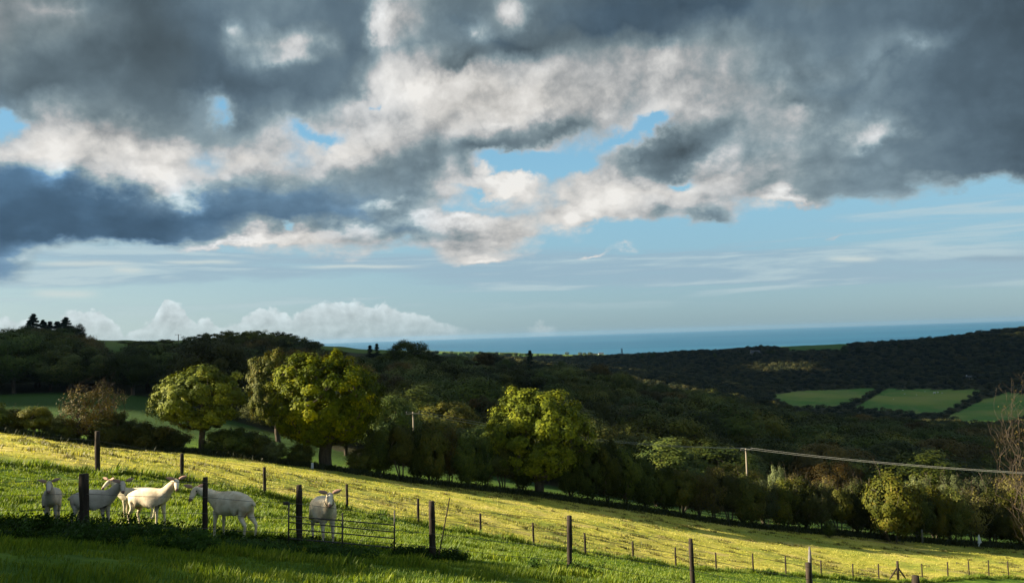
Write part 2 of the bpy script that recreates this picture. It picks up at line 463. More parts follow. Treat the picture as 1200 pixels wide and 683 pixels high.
# chart of cover / brightness / warmth: rows every 25, columns every 60
T = {}
def row(y, cover, bright, warm): T[y] = (cover, bright, warm)
row(-60,[9]*21,[4.6,4.4,4,3.6,4,4.6,4.4,4.2,4.6,4.2,4.2,3.8,3.4,3.4,3.4,3.6,3.8,3.6,3.2,2.9,2.7],[5]*21)
row(0,  [9]*21,[5,4.6,3.6,3.3,4.4,4.6,4.2,3.8,5.2,4,5.2,3.8,3.2,3.0,3.3,4.1,4.1,3.8,3.4,2.8,2.5],[7,6,4,4,3,3,3,3,5,4,5,3,2,2,2,3,3,3,3,3,3])
row(25, [9]*21,[5,5,4,3.2,3.8,4.8,4.2,3.9,6,4,5,3.5,3.2,4,4.9,4.2,4.3,3.7,3.3,2.8,2.5],[7,6,5,4,3,3,3,3,6,3,5,3,2,3,4,3,3,3,3,3,3])
row(50, [9]*21,[5,4.3,3.4,3.1,4,6,6.3,3.6,5,4.4,4,5,6,6.6,5.6,5.2,4.5,4.2,4.3,3,2.6],[6,5,4,4,3,4,5,3,4,4,3,5,6,6,5,4,3,3,3,3,3])
row(75, [9]*21,[4,3.7,3.5,3.3,3.6,4,3.8,4,7.2,5.5,7,7,6.5,7,6.2,5.8,5.2,4.6,3.6,3,2.8],[5,4,4,4,3,3,3,3,6,6,6,6,6,6,5,4,4,3,3,3,3])
row(100,[9]*21,[3.8,3.6,3.9,3.6,3.4,3.3,3.6,3.9,7.5,8.5,8,7,6.5,6.3,6.4,6,4.5,4.2,3.4,3,2.9],[4,4,4,4,3,3,3,3,6,8,8,7,6,6,6,5,3,3,3,3,3])
row(125,[7,9,9,9,7,9,9,7,9,9,9,9,9,9,9,9,9,9,9,9,9],[5,6.2,4.5,4,4.6,4,4.5,6,7,8.3,7.6,7.2,6,6.8,6.5,6,5.2,4.3,3.6,3.1,2.9],[2,5,5,4,3,3,3,4,5,8,8,7,5,6,5,5,4,3,3,3,3])
row(150,[3,9,9,9,8,8,7,7,9,9,9,8,5,8,9,9,9,9,9,9,9],[5,8.3,6.5,5.4,5.5,6,6.5,7,7,7.2,6,5,6,5.6,5.5,6.4,6,6,3.8,3.2,2.8],[2,7,7,5,4,4,4,5,6,7,5,5,5,5,4,5,4,4,3,3,3])
row(175,[9,9,9,9,6,8,6,9,9,9,8,5,7,9,9,9,9,9,9,9,9],[7.4,8.4,8,8,8,8,7.5,7.8,6.5,5.5,5,7.5,6,4.5,6,6,5.5,4.5,3.8,3.3,3],[6,7,7,7,6,7,5,7,6,4,4,5,4,4,4,4,4,3,3,3,3])
row(200,[9,9,9,9,7,9,8,9,9,7,4,2,8,9,9,9,9,9,9,9,9],[4,4.1,7.5,8.2,7.5,6,6,5,4.5,5,8,7,6.5,5,7,6,5.2,4.3,4,3.5,3],[0,0,6,7,5,4,4,4,4,4,6,5,5,4,6,5,4,3,3,3,3])
row(225,[9,9,9,9,9,9,9,9,9,6,8,5,9,8,7,8,7,6,4,1,0],[3.7,3.6,3.8,5,4,4.5,4.4,4.8,5.2,7.5,8,7,8,7.8,7,5.8,4.6,4.4,4.6,4.5,4],[0,0,0,2,1,1,1,2,3,6,7,6,7,7,5,5,4,3,4,5,5])
row(250,[9,9,9,9,9,9,9,9,8,3,5,7,9,8,6,4,1,0,0,0,0],[3.3,3.3,3.4,3.5,3.7,4.1,4,4.6,5.4,6,7,8,7.8,6,5.5,7,5,5,5,5,5],[0,0,0,0,0,1,1,1,3,4,6,7,7,4,3,7,5,5,5,5,5])
row(275,[9,9,9,9,8,8,8,9,9,9,8,4,2,0,0,0,1,0,0,0,0],[3.3,3.3,3.4,3.4,4.3,6.5,7.5,6,5,6.3,7.4,8,7,6,6,6,6.5,5,5,5,5],[0,0,0,0,1,6,7,4,2,5,7,7,6,5,5,5,6,5,5,5,5])
row(300,[8,3,0,0,1,4,6,4,3,5,4,1,2,0,0,0,0,1,0,0,0],[4.6,5,7,7,8,8,7.6,7.6,7,7.5,7.6,8,8,6,6,6,6,7,5,5,5],[1,4,5,5,6,7,7,7,6,7,7,6,6,5,5,5,5,5,5,5,5])
row(325,[6,0,0,0,0,0,0,0,0,0,1,0,0,0,0,0,0,0,0,0,0],[4,6,6,6,6,6,6,6,6,6,7,6,6,6,6,6,6,6,6,6,6],[1,4,4,4,4,4,4,4,4,4,5,4,4,4,4,4,4,4,4,4,4])
row(350,[0]*21,[6.5]*21,[4]*21)
keys = sorted(T)
fx = g.math('DIVIDE', PXn, 1200.0)
fxc = g.sat(g.mad(fx, 1 / 1.0, 0.0))
tot = None
for i, y in enumerate(keys):
    cvr, br, wm = T[y]
    stops = [(k / 20, (cvr[k] / 9, (br[k] + (.55 if br[k] < 5 else .3) - (.15 if wm[k] < 1 else 0) + (.3 if k > 16 else 0)) / 10, wm[k] / 10)) for k in range(21)]
    r_ = g.ramp(fxc, stops, 'EASE')
    y0 = keys[i - 1] if i else -1000; y1 = keys[i + 1] if i < len(keys) - 1 else 9000
    a_ = g.sat(g.math('DIVIDE', g.sub(PYn, y0), float(y - y0))) if i else 1.0
    b_ = g.sat(g.math('DIVIDE', g.sub(y1, PYn), float(y1 - y)))
    w_ = g.mul(a_, b_) if i else b_
    sc = g.node('ShaderNodeVectorMath', operation='SCALE'); g.put(sc.inputs[0], r_); g.put(sc.inputs['Scale'], w_)
    if tot is None: tot = sc.outputs[0]
    else:
        ad = g.node('ShaderNodeVectorMath', operation='ADD'); g.put(ad.inputs[0], tot); g.put(ad.inputs[1], sc.outputs[0]); tot = ad.outputs[0]
C, L, Wm = g.sep(tot)
# single features: (x, y, rx, ry, angle, dcover, dbright)
FEAT = [(455,18,16,34,-12,0,.36),(470,40,22,12,0,0,.12),(605,14,20,15,0,0,.24),(560,38,22,14,10,0,.22),(335,62,40,14,-15,0,.12),
        (268,36,14,14,0,0,.18),(75,8,40,10,0,0,.12),(508,112,22,18,20,0,.20),(585,142,26,10,-25,0,.22),(628,132,12,22,-20,0,.18),
        (545,72,34,12,-20,0,-.12),(620,52,60,14,-12,0,-.10),(730,40,60,20,-18,0,-.05),(262,122,18,14,30,-.42,.12),(460,112,10,12,0,-.45,.05),
        (390,155,44,12,10,-.5,.15),(757,140,30,16,-10,-.8,.1),(715,165,26,10,-30,-.5,.1),(625,196,50,14,8,-.6,.05),(690,200,14,12,0,-.6,0),
        (20,132,26,12,0,-.5,0),(1022,160,30,11,-8,0,.24),(1005,170,20,10,-20,0,.1),(1090,50,50,9,-30,0,.10),(930,75,20,30,0,0,-.06),(1050,70,60,8,-30,0,-.08),
        (918,118,24,14,0,0,-.12),(940,238,36,8,4,.3,.22),(800,212,26,9,0,-.65,.1),(60,192,26,14,-15,.2,.32),(190,203,60,22,18,0,.2),(205,222,24,12,10,0,.3),
        (430,268,30,7,-4,.1,.2),(495,263,26,9,8,.1,.25),(460,243,34,7,-4,0,.2),(555,261,36,9,-6,.3,.25),(540,276,22,9,0,.2,-.08),(340,262,10,8,0,-.6,0),
        (270,287,66,5,-4,.5,.3),(335,276,60,9,0,.3,.15),(560,300,40,6,-4,.4,.2),(20,300,22,14,-10,0,.2),(600,215,60,12,8,.35,.2),(690,255,50,12,-4,.3,.12),
        (745,232,60,16,-6,.3,.1),(835,255,40,9,4,.25,-.08),(565,226,40,7,10,-.3,0),(735,294,30,8,0,.42,.2),(690,297,22,3,-8,.45,.15),(985,281,40,4,-6,.42,.1),
        (830,182,30,12,-20,.0,.08),(795,168,46,22,-12,.1,-.14),(745,182,20,24,10,.2,-.1),(640,160,34,12,-20,.2,-.12),(560,178,60,12,-14,.2,-.1)]
PV = g.vec(PXn, PYn, 0.0)
for (x, y, rx, ry, an, dc, dl) in FEAT:
    mp = g.node('ShaderNodeMapping', vector_type='TEXTURE'); g.put(mp.inputs['Vector'], PV)
    mp.inputs['Location'].default_value = (x, y, 0); mp.inputs['Rotation'].default_value = (0, 0, R(an)); mp.inputs['Scale'].default_value = (rx * 1.9, ry * 1.9, 1)
    gt = g.node('ShaderNodeTexGradient', gradient_type='QUADRATIC_SPHERE'); g.l.new(mp.outputs[0], gt.inputs[0])
    e_ = g.math('MULTIPLY', gt.outputs['Fac'], 1.3)
    if dc: C = g.mad(e_, dc, C)
    if dl: L = g.mad(e_, dl, L)
# outside the charted part the sky goes on as broken grey cloud
inside = g.mul(g.step(g.dot(d, tuple(CF)), .62, .80), g.step(PYn, -420, -40))
gen = g.noise(cv, 2.2, 4, .5)
C = g.lerp(inside, g.mad(gen, 1.3, .05), C)
L = g.lerp(inside, g.mad(gen, .5, .3), L)
# puffy structure, lit from the left
def puff(v):
    a_ = g.noise(v, 7.0, 2, .5); b_ = g.noise(v, 19.0, 2, .5); c_ = g.noise(v, 46.0, 5, .6)
    ba = g.math('ABSOLUTE', g.sub(a_, .5)); bb = g.math('ABSOLUTE', g.sub(b_, .5)); bc = g.math('ABSOLUTE', g.sub(c_, .5))
    t_ = g.add(g.mul(ba, 2.1), g.add(g.mul(bb, 1.15), g.mul(bc, .75)))      # rounded cells with creases
    return t_
va = g.node('ShaderNodeVectorMath', operation='ADD'); g.put(va.inputs[0], cv); g.put(va.inputs[1], (-.016, 0.0, .012))
pA = puff(cv); pB = puff(va.outputs[0])
nA = g.noise(cv, 10.0, 8, .62)
nC = g.noise(cv, 3.1, 6, .55)
emb = g.sub(pA, pB)
edge = g.add(g.add(g.mul(g.sub(nA, .5), .75), g.mul(g.sub(nC, .5), .35)), g.mul(g.sub(pA, .42), .35))
dens = g.add(C, edge)
alpha = g.step(dens, .26, .72)
thin = g.step(dens, .95, .45)
bright = g.step(L, .42, .72)
L = g.add(L, g.mul(bright, .05))
Lf = g.add(L, g.mul(emb, g.mad(bright, .28, .06)))
Lf = g.add(Lf, g.mul(g.sub(pA, .42), g.mad(bright, .17, .05)))
Lf = g.add(Lf, g.mul(g.sub(nC, .5), .17))
Lf = g.add(Lf, g.mul(g.sub(nA, .5), .11))
Lf = g.add(Lf, g.mul(thin, g.mul(g.sub(.80, Lf), .45)))
Lf = g.math('MAXIMUM', Lf, .2)
Lf = g.sub(Lf, g.mul(g.math('MAXIMUM', g.sub(Lf, .80), 0.0), .40))
Lf = g.math('MINIMUM', Lf, .93)
Llin = g.math('POWER', Lf, 2.2)
tint = g.ramp(g.sat(g.add(g.mul(Wm, g.mad(g.step(Lf, .38, .72), .5, .5)), g.mul(g.step(Lf, .55, .9), .32))), [(0, (.52, 1.02, 1.62)), (.2, (.70, 1.0, 1.20)), (.38, (.77, 1.0, 1.10)), (.65, (.96, 1.0, 1.02)), (1, (1.02, 1.0, .955))])
K = 1 / (BG * 2 ** EXPO)
cl = g.node('ShaderNodeVectorMath', operation='SCALE'); g.put(cl.inputs[0], tint); g.put(cl.inputs['Scale'], g.mul(Llin, K))
# clear sky: Nishita graded slightly, paler towards the horizon on the left
skyc = g.mix(1.0, sky.outputs[0], (1.0, 1.0, 1.0, 1), 'MULTIPLY')
grad = g.ramp(g.sat(g.mul(dz, 2.2)), [(0, (.19, .345, .43)), (.12, (.20, .38, .49)), (.35, (.22, .47, .62)), (.6, (.17, .42, .63)), (1, (.12, .30, .55))])
lefty = g.step(X0, .25, -.6)
grad = g.mix(g.mul(lefty, g.step(dz, .22, .0)), grad, (.35, .50, .55, 1))
gs = g.node('ShaderNodeVectorMath', operation='SCALE'); g.put(gs.inputs[0], grad); gs.inputs['Scale'].default_value = K
skyc = g.mix(.90, skyc, gs.outputs[0])
# thin high streaks low in the sky
sv = g.vec(g.mul(az, 1.0), g.mul(dz, 14.0), 3.3)
ns = g.noise(sv, 3.0, 7, .62, False, .4)
band = g.mul(g.step(Y0s, -.005, .02), g.step(Y0s, .062, .035))
st = g.mul(g.step(g.add(ns, g.mul(band, .20)), .50, .70), g.mul(g.step(dz, .015, .05), g.step(dz, .17, .12)))
stc = g.mix(g.step(ns, .5, .62), (.33 * K, .46 * K, .56 * K, 1), (.50 * K, .62 * K, .66 * K, 1))
skyc = g.mix(g.mul(st, .70), skyc, stc)
# two crisp bright bars at the left
for (x, y, rx, ry) in [(97,309,52,3.0),(235,307,42,2.2),(420,312,60,1.8),(75,344,34,4),(150,317,16,3),(1000,303,26,3.0),(1180,303,50,3.2)]:
    a_ = g.math('DIVIDE', g.sub(g.mad(X0, 1000, 600), x), float(rx)); b_ = g.math('DIVIDE', g.add(g.sub(g.mad(Y0s, -1000, 341.5), y), g.mul(g.sub(nA, .5), 9)), float(ry))
    e_ = g.math('EXPONENT', g.mul(g.add(g.mul(g.mul(a_, a_), g.mul(a_, a_)), g.mul(b_, b_)), -.8))
    cc = (.62 * K, .70 * K, .68 * K, 1) if x < 1100 else (.30 * K, .42 * K, .50 * K, 1)
    skyc = g.mix(g.mul(e_, .75), skyc, cc)
# far cumulus bank on the horizon: height of the tops against bearing
tops = [(0,.050),(.028,.052),(.045,.036),(.065,.056),(.10,.058),(.112,.040),(.122,.020),(.152,.046),(.162,.076),(.176,.060),(.19,.040),(.205,.046),(.215,.030),(.232,.040),(.255,.066),(.27,.058),(.285,.036),(.30,.060),(.33,.066),(.36,.058),(.375,.060),(.395,.048),(.415,.042),(.45,.014),(.51,.008),(.53,.022),(.55,.006),(1,.0)]
th = g.sep(g.ramp(g.sat(g.mad(X0, 1 / 1.2, .5)), [(a, (b * 10, 0, 0)) for a, b in tops], 'LINEAR'))[0]
hv = g.vec(g.mul(az, 1.0), g.mul(dz, 1.15), 7.7)
def hp_(v):
    a_ = g.math('ABSOLUTE', g.sub(g.noise(v, 13, 2, .5), .5)); b_ = g.math('ABSOLUTE', g.sub(g.noise(v, 34, 4, .55), .5)); c_ = g.noise(v, 70, 4, .6)
    return g.add(g.mul(a_, 1.5), g.add(g.mul(b_, 1.1), g.mul(c_, .3)))
nh = hp_(hv); nh2 = hp_(g.vec(g.add(az, -.006), g.mad(dz, 1.15, .005), 7.7))
elev = g.add(dz, -.004)
hd = g.sub(g.add(g.mul(th, .1 * .68), g.mul(g.sub(nh, .45), .030)), elev)
ha = g.mul(g.step(hd, -.001, .004), g.step(th, .08, .22))
hl = g.add(.62, g.mul(g.sub(nh, nh2), .8)); hl = g.add(hl, g.mul(g.step(hd, .022, .0), .14))
hl = g.math('MINIMUM', g.math('MAXIMUM', hl, .40), .88)
hc = g.node('ShaderNodeVectorMath', operation='MULTIPLY'); g.put(hc.inputs[0], g.vec(g.mul(hl, .88 * K), g.mul(hl, 1.0 * K), g.mul(hl, 1.03 * K))); hc.inputs[1].default_value = (1, 1, 1)
soft = g.mul(ha, g.mad(g.step(elev, .0, .03), .35, .42))
skyc = g.mix(soft, skyc, hc.outputs[0])
out = g.mix(alpha, skyc, cl.outputs[0])
# below the horizon: dim neutral
out = g.mix(g.step(dz, -.01, -.08), out, (.12 * K, .15 * K, .14 * K, 1))
bg = g.node('ShaderNodeBackground'); g.put(bg.inputs[0], out); bg.inputs[1].default_value = BG
wo = g.node('ShaderNodeOutputWorld'); g.l.new(bg.outputs[0], wo.inputs[0])
W.cycles.sampling_method = 'MANUAL'; W.cycles.sample_map_resolution = 512

scene.cycles.max_bounces = 6; scene.cycles.diffuse_bounces = 3; scene.cycles.transmission_bounces = 4
scene.cycles.volume_bounces = 0
#PART2
# ------------------------------------------------------------------ haze: one closed box of even thin air
mh, nth = new_mat('thin_haze'); gh = G(nth)
pv = gh.node('ShaderNodeVolumePrincipled'); pv.inputs['Color'].default_value = (.24, .44, .70, 1); pv.inputs['Density'].default_value = HAZE
pv.inputs['Anisotropy'].default_value = .2
oh = gh.node('ShaderNodeOutputMaterial'); gh.l.new(pv.outputs[0], oh.inputs['Volume'])
hz = MB(); hz.box((0, 14950, -50), (84000, 30500, 150))
tag(hz.build('haze', mh), 'thin blue haze over the far wood and headland', 'haze', kind='stuff')

# ================================================================== TREES
def fib(n):
    i = np.arange(n) + .5
    ph = np.arccos(1 - 2 * i / n); th = PI * (1 + 5 ** .5) * i
    return np.stack([np.cos(th) * np.sin(ph), np.sin(th) * np.sin(ph), np.cos(ph)], 1)

def skeleton(trunk, targets, r_tip=.012, power=.5, jitter=.08, rs=None, step=.5):
    """greedy branching: every target joins the nearest node of what has grown so far"""
    rs = rs or np.random.default_rng(1)
    P = [np.array(t, float) for t in trunk]; par = [-1] + list(range(len(trunk) - 1))
    fork = max(1, len(trunk) // 2)
    base = P[-1]
    order = np.argsort([np.linalg.norm(t - base) for t in targets])
    tips = []
    for i in order:
        t = targets[i]
        A = np.array(P[fork:]); d = np.linalg.norm(A - t, axis=1)
        d = d + np.maximum(0, (A[:, 2] - t[2])) * 1.5 + .35 * np.linalg.norm(A - base, axis=1) * (A[:, 2] > t[2] - .2)
        j = int(np.argmin(d)) + fork
        a = P[j]; L = np.linalg.norm(t - a); k = max(1, int(L / step))
        prev = j
        for q in range(1, k + 1):
            f = q / k
            p = a + (t - a) * f
            p[2] += -L * .07 * math.sin(PI * f)
            if q < k: p = p + rs.normal(0, jitter, 3) * step
            P.append(p); par.append(prev); prev = len(P) - 1
        tips.append(prev)
    n = len(P); cnt = np.zeros(n)
    for t in tips:
        while t >= 0: cnt[t] += 1; t = par[t]
    rad = r_tip * np.maximum(cnt, .8) ** power
    return P, par, rad

def branch_mesh(name, P, par, rad, sides=5, flare=1.0):
    n = len(P); ch = [[] for _ in range(n)]
    for i, p in enumerate(par):
        if p >= 0: ch[p].append(i)
    mb = MB(); seen = set()
    stack = [0]
    while stack:
        s0 = stack.pop(); chain = [s0]
        if par[s0] >= 0: chain = [par[s0], s0]
        c = s0
        while ch[c]:
            k = max(ch[c], key=lambda q: rad[q])
            for o_ in ch[c]:
                if o_ != k: stack.append(o_)
            chain.append(k); c = k
        if len(chain) < 2: continue
        rr = [rad[q] for q in chain]
        if par[s0] >= 0: rr[0] = rr[1]
        sd_ = sides + 4 if rr[0] > .12 else (sides if rr[0] > .03 else 3)
        if par[s0] < 0: rr[0] *= 1.5 * flare; 
        mb.tube([P[q] for q in chain], rr, sd_, cap=False, rough=.06 if rr[0] > .1 else 0)
    me = bpy.data.meshes.new(name); me.from_pydata(mb.v, [], mb.f)
    me.polygons.foreach_set('use_smooth', [True] * len(me.polygons)); me.update()
    me.materials.append(M['bark'])
    return me

def leaf_cards(C, n_each, rc, size, rs, shape=(1, 1, .8), shell=.55, outw=None, aspect=.7):
    """C centres (k,3), rc radii (k,). n_each leaves per clump as 4-sided blades"""
    k = len(C); N = k * n_each
    d = rs.normal(size=(N, 3)); d /= np.linalg.norm(d, axis=1)[:, None]
    r = shell + (1 - shell) * rs.random(N) ** .6
    r = np.where(rs.random(N) < .28, r * rs.uniform(1.0, 1.6, N), r)
    cen = np.repeat(C, n_each, 0); rr = np.repeat(rc, n_each)
    pos = cen + d * (r * rr)[:, None] * np.array(shape)
    cc = C.mean(0); ow = pos - (cc - np.array([0, 0, .15 * np.ptp(C[:, 2])])); ow /= np.linalg.norm(ow, axis=1)[:, None] + 1e-6
    nrm = d * .50 + ow * .85 + rs.normal(0, .17, (N, 3)) + np.array([0, 0, .06])
    nrm /= np.linalg.norm(nrm, axis=1)[:, None]
    t = np.cross(nrm, rs.normal(size=(N, 3))); t /= np.linalg.norm(t, axis=1)[:, None]
    b = np.cross(nrm, t)
    s = size * rs.uniform(.6, 1.35, N)[:, None]
    V = np.stack([pos - t * s * .5, pos - b * s * .5 * aspect + t * s * .05, pos + t * s * .5, pos + b * s * .5 * aspect - t * s * .05], 1).reshape(-1, 3)
    # clump-wise tone + per-leaf tone
    rnd = np.clip(np.repeat(rs.random(k), n_each) * .55 + rs.random(N) * .45, 0, 1)
    return V, rnd

def crown_points(rs, n, H_, Wd, base, lobes=7, top=1.0, inner=.35, flat=0.0, lean=0.0):
    """clump centres inside an uneven crown envelope"""
    ld = rs.normal(size=(lobes, 3)); ld[:, 2] = np.abs(ld[:, 2]) * .8; ld /= np.linalg.norm(ld, axis=1)[:, None]
    out = []
    cz = base + (H_ - base) * (.46 + flat)
    while len(out) < n:
        d = rs.normal(size=3); d /= np.linalg.norm(d)
        lob = 0.84 + .18 * max(0, max(ld @ d)) ** 6 + rs.normal(0, .02)
        r = (inner + (1 - inner) * rs.random() ** .45) * lob
        hz = (H_ - cz) if d[2] > 0 else (cz - base)
        p = np.array([d[0] * r * Wd / 2, d[1] * r * Wd / 2, cz + d[2] * r * hz])
        p[0] += lean * (p[2] - base)
        out.append(p)
    return np.array(out)

def make_tree(seed, H_, Wd, base, nclump, nleaf, leaf, trunk_r=.3, rcl=.10, inner=.35, stems=1, rtip=None, fork=.55, twigs=0, lobes=7, shell=.5, jit=.08):
    """returns (trunk mesh, crown vertices, rnd). Trunk foot at origin"""
    rs = np.random.default_rng(seed)
    C = crown_points(rs, nclump, H_ * .95, Wd * .9, base, lobes=lobes, inner=inner)
    rc = rs.uniform(.75, 1.3, nclump) * rcl * (Wd + H_) * .5
    fz = base * .9 + (H_ - base) * .12
    trunks = []
    for s in range(stems):
        off = np.array([rs.normal(0, .25), rs.normal(0, .25), 0]) * (stems > 1)
        tr = [off * 1.0 + np.array([0, 0, -.4]), off + np.array([0, 0, .15]), off * 1.4 + np.array([rs.normal(0, .04), rs.normal(0, .04), fz * .5]), off * 2 + np.array([rs.normal(0, .08), rs.normal(0, .08), fz])]
        trunks.append(tr)
    vs = []; allm = MB()
    own = np.argmin(np.array([[np.linalg.norm((c - t[-1])[:2]) for t in trunks] for c in C]), axis=1)
    parts = []
    for s, tr in enumerate(trunks):
        tg = [C[i] for i in range(nclump) if own[i] == s]
        if twigs:
            ex = []
            for c_ in tg:
                for _ in range(twigs): 
                        o_ = c_ - np.array([0, 0, base * .6]); o_ = o_ / np.linalg.norm(o_)
                        ex.append(c_ + (o_ * rs.uniform(.2, 1.0) + rs.normal(0, .38, 3)) * rcl * (Wd + H_) * .6)
            tg = tg + ex
        if not tg: continue
        P, par, rad = skeleton(tr, tg, r_tip=1.0, rs=rs, step=H_ * .05, jitter=jit)
        rad = np.array(rad); rad = rad * (trunk_r / rad[0]) * (.75 if stems > 1 else 1)
        rad = np.maximum(rad, rtip or .012)
        parts.append((P, par, rad))
    # merge stems
    P = []; par = []; rad = []
    mbs = []
    tm = None
    mb_all_v = []; mb_all_f = []
    for (P, par, rad) in parts:
        me_ = branch_mesh('trunk', P, par, rad)
        n0 = len(mb_all_v)
        mb_all_v += [tuple(v.co) for v in me_.vertices]
        mb_all_f += [[n0 + i for i in p_.vertices] for p_ in me_.polygons]
        bpy.data.meshes.remove(me_)
    tm = bpy.data.meshes.new('trunk'); tm.from_pydata(mb_all_v, [], mb_all_f)
    tm.polygons.foreach_set('use_smooth', [True] * len(tm.polygons)); tm.update()
    V, rnd = leaf_cards(C, nleaf, rc, leaf, rs, shell=shell)
    return tm, V, rnd

L_ = {}
L_['sycamore'] = leaf_mat('sycamore_leaves', [(.026, .040, .005), (.060, .080, .007), (.115, .135, .010), (.25, .23, .016)], .38, 0.0)
L_['yellow'] = leaf_mat('yellowing_leaves', [(.034, .050, .005), (.075, .098, .008), (.135, .165, .011), (.25, .255, .018)], .38, 0.0)
L_['dark'] = leaf_mat('dark_leaves', [(.016, .026, .008), (.036, .052, .011), (.064, .080, .014), (.10, .11, .018)], .22)
L_['olive'] = leaf_mat('olive_leaves', [(.032, .042, .010), (.060, .068, .013), (.095, .098, .018), (.14, .12, .025)], .28)
L_['brown'] = leaf_mat('browning_leaves', [(.035, .035, .012), (.065, .052, .015), (.10, .075, .02), (.14, .085, .02)], .28)
L_['needle'] = leaf_mat('conifer_needles', [(.008, .016, .008), (.014, .026, .011), (.022, .036, .014)], .1)
L_['hedge'] = leaf_mat('hedge_leaves', [(.025, .035, .008), (.05, .06, .010), (.085, .09, .014), (.14, .11, .02)], .32)
L_['bracken'] = leaf_mat('russet_shrub_leaves', [(.05, .05, .014), (.09, .08, .02), (.13, .105, .026), (.18, .145, .035)], .32)
L_['pale'] = leaf_mat('pale_willow_leaves', [(.06, .075, .03), (.10, .115, .04), (.15, .16, .06)], .35)

PROTO = {}
def proto(key, matkey, **kw):
    tm, V, rnd = make_tree(**kw)
    if not len(tm.materials): tm.materials.append(M['bark'])
    cm = quads_mesh('crown', V, 4, rnd); cm.materials.append(L_[matkey])
    PROTO[key] = (tm, cm, kw['H_'], kw['Wd'], V, rnd)

def place(key, name, loc, h, w=None, rz=None, parent_props=None, parts=('trunk', 'crown'), sink=.15, wy=None):
    tm, cm, h0, w0 = PROTO[key][:4]
    root = empty(name, (loc[0], loc[1], loc[2] - sink), rz if rz is not None else random.uniform(0, 6.28))
    sx = (w / w0) if w else h / h0
    root.scale = (sx, (wy / w0) if wy else sx, h / h0)
    t = bpy.data.objects.new(parts[0], tm); COL.objects.link(t); t.parent = root
    c = bpy.data.objects.new(parts[1], cm); COL.objects.link(c); c.parent = root
    return root

# --- protos: wood trees (mid distance)
kk = 0
for key, mk, H0, W0, bs, seed in [('w0', 'dark', 12, 11, 2.0, 11), ('w1', 'olive', 12, 12, 2.2, 12), ('w2', 'dark', 13, 10, 2.4, 13), ('w3', 'brown', 11, 12, 1.8, 14),
                                  ('w4', 'olive', 10, 11, 1.5, 15), ('w5', 'dark', 12, 13, 2.0, 16), ('w6', 'hedge', 11, 10, 2.0, 17)]:
    proto(key, mk, seed=seed, H_=H0, Wd=W0, base=bs, nclump=75, nleaf=210, leaf=.30, trunk_r=.28, rcl=.098, inner=.66, rtip=.03)
# --- conifers
def conifer(seed, H_, Wd, n=26, gaps=.2):
    rs = np.random.default_rng(seed)
    mb = MB(); mb.tube([(0, 0, -.4), (.05, 0, H_ * .5), (0, .05, H_)], [.22, .14, .02], 7, False)
    Cs = []; rc = []
    for i in range(n):
        f = i / (n - 1); z = H_ * (.16 + .82 * f)
        L = Wd / 2 * (1 - f) ** .8 * rs.uniform(.65, 1.15) + .15
        for k in range(5):
            if rs.random() < gaps: continue
            an = rs.random() * 6.28; tip = np.array([math.cos(an) * L, math.sin(an) * L, z - L * .12])
            mb.tube([(0, 0, z), tuple(tip * [.6, .6, 1] + [0, 0, .05]), tuple(tip)], [.04, .025, .012], 3, False)
            for q in (.35, .6, .82, 1.0): Cs.append([tip[0] * q, tip[1] * q, z - L * .12 * q]); rc.append(.32 + .5 * (1 - f) * (1.2 - q))
    me = bpy.data.meshes.new('trunk'); me.from_pydata(mb.v, [], mb.f); me.update(); me.materials.append(M['bark'])
    V, rnd = leaf_cards(np.array(Cs), 44, np.array(rc), .34, rs, shape=(1.2, 1.2, .8), shell=.2, aspect=.45)
    cm = quads_mesh('crown', V, 4, rnd); cm.materials.append(L_['needle'])
    return me, cm, H_, Wd, V, rnd
PROTO['c0'] = conifer(31, 14, 6.5, n=32, gaps=.06)
PROTO['c1'] = conifer(32, 13, 4.5, gaps=.45)
# --- hedge shrubs
proto('s0', 'hedge', seed=41, H_=5, Wd=5, base=.35, nclump=75, nleaf=170, leaf=.19, trunk_r=.11, rcl=.115, inner=.4, stems=4, rtip=.012, twigs=1)
proto('s1', 'olive', seed=42, H_=5, Wd=4.6, base=1.1, nclump=70, nleaf=170, leaf=.18, trunk_r=.12, rcl=.11, inner=.4, stems=3, rtip=.012, twigs=1)
proto('s2', 'dark', seed=43, H_=5, Wd=5.4, base=.4, nclump=80, nleaf=170, leaf=.19, trunk_r=.14, rcl=.115, inner=.4, stems=3, rtip=.012)
proto('s3', 'bracken', seed=44, H_=4.5, Wd=5, base=.5, nclump=80, nleaf=60, leaf=.15, trunk_r=.09, rcl=.10, inner=.3, stems=5, rtip=.011, twigs=4)
proto('s4', 'hedge', seed=45, H_=3, Wd=5, base=.1, nclump=90, nleaf=150, leaf=.16, trunk_r=.07, rcl=.12, inner=.3, stems=4, rtip=.012, twigs=1)
proto('s5', 'pale', seed=46, H_=4.5, Wd=5, base=.3, nclump=80, nleaf=110, leaf=.16, trunk_r=.09, rcl=.10, inner=.3, stems=5, rtip=.011, twigs=2)
# --- hero trees
proto('h1', 'yellow', seed=51, H_=8.2, Wd=8.4, base=1.6, nclump=260, nleaf=115, leaf=.20, trunk_r=.24, rcl=.050, inner=.45, lobes=9, rtip=.02)
proto('h2', 'sycamore', seed=52, H_=11.5, Wd=12, base=1.6, nclump=400, nleaf=120, leaf=.24, trunk_r=.55, rcl=.046, inner=.5, lobes=10, rtip=.025)
proto('h3', 'yellow', seed=53, H_=10, Wd=10.5, base=.9, nclump=400, nleaf=130, leaf=.22, trunk_r=.38, rcl=.048, inner=.5, stems=2, lobes=9, rtip=.02)
proto('h4', 'hedge', seed=54, H_=9, Wd=9, base=1.0, nclump=260, nleaf=110, leaf=.23, trunk_r=.3, rcl=.052, inner=.4, lobes=8, rtip=.02)

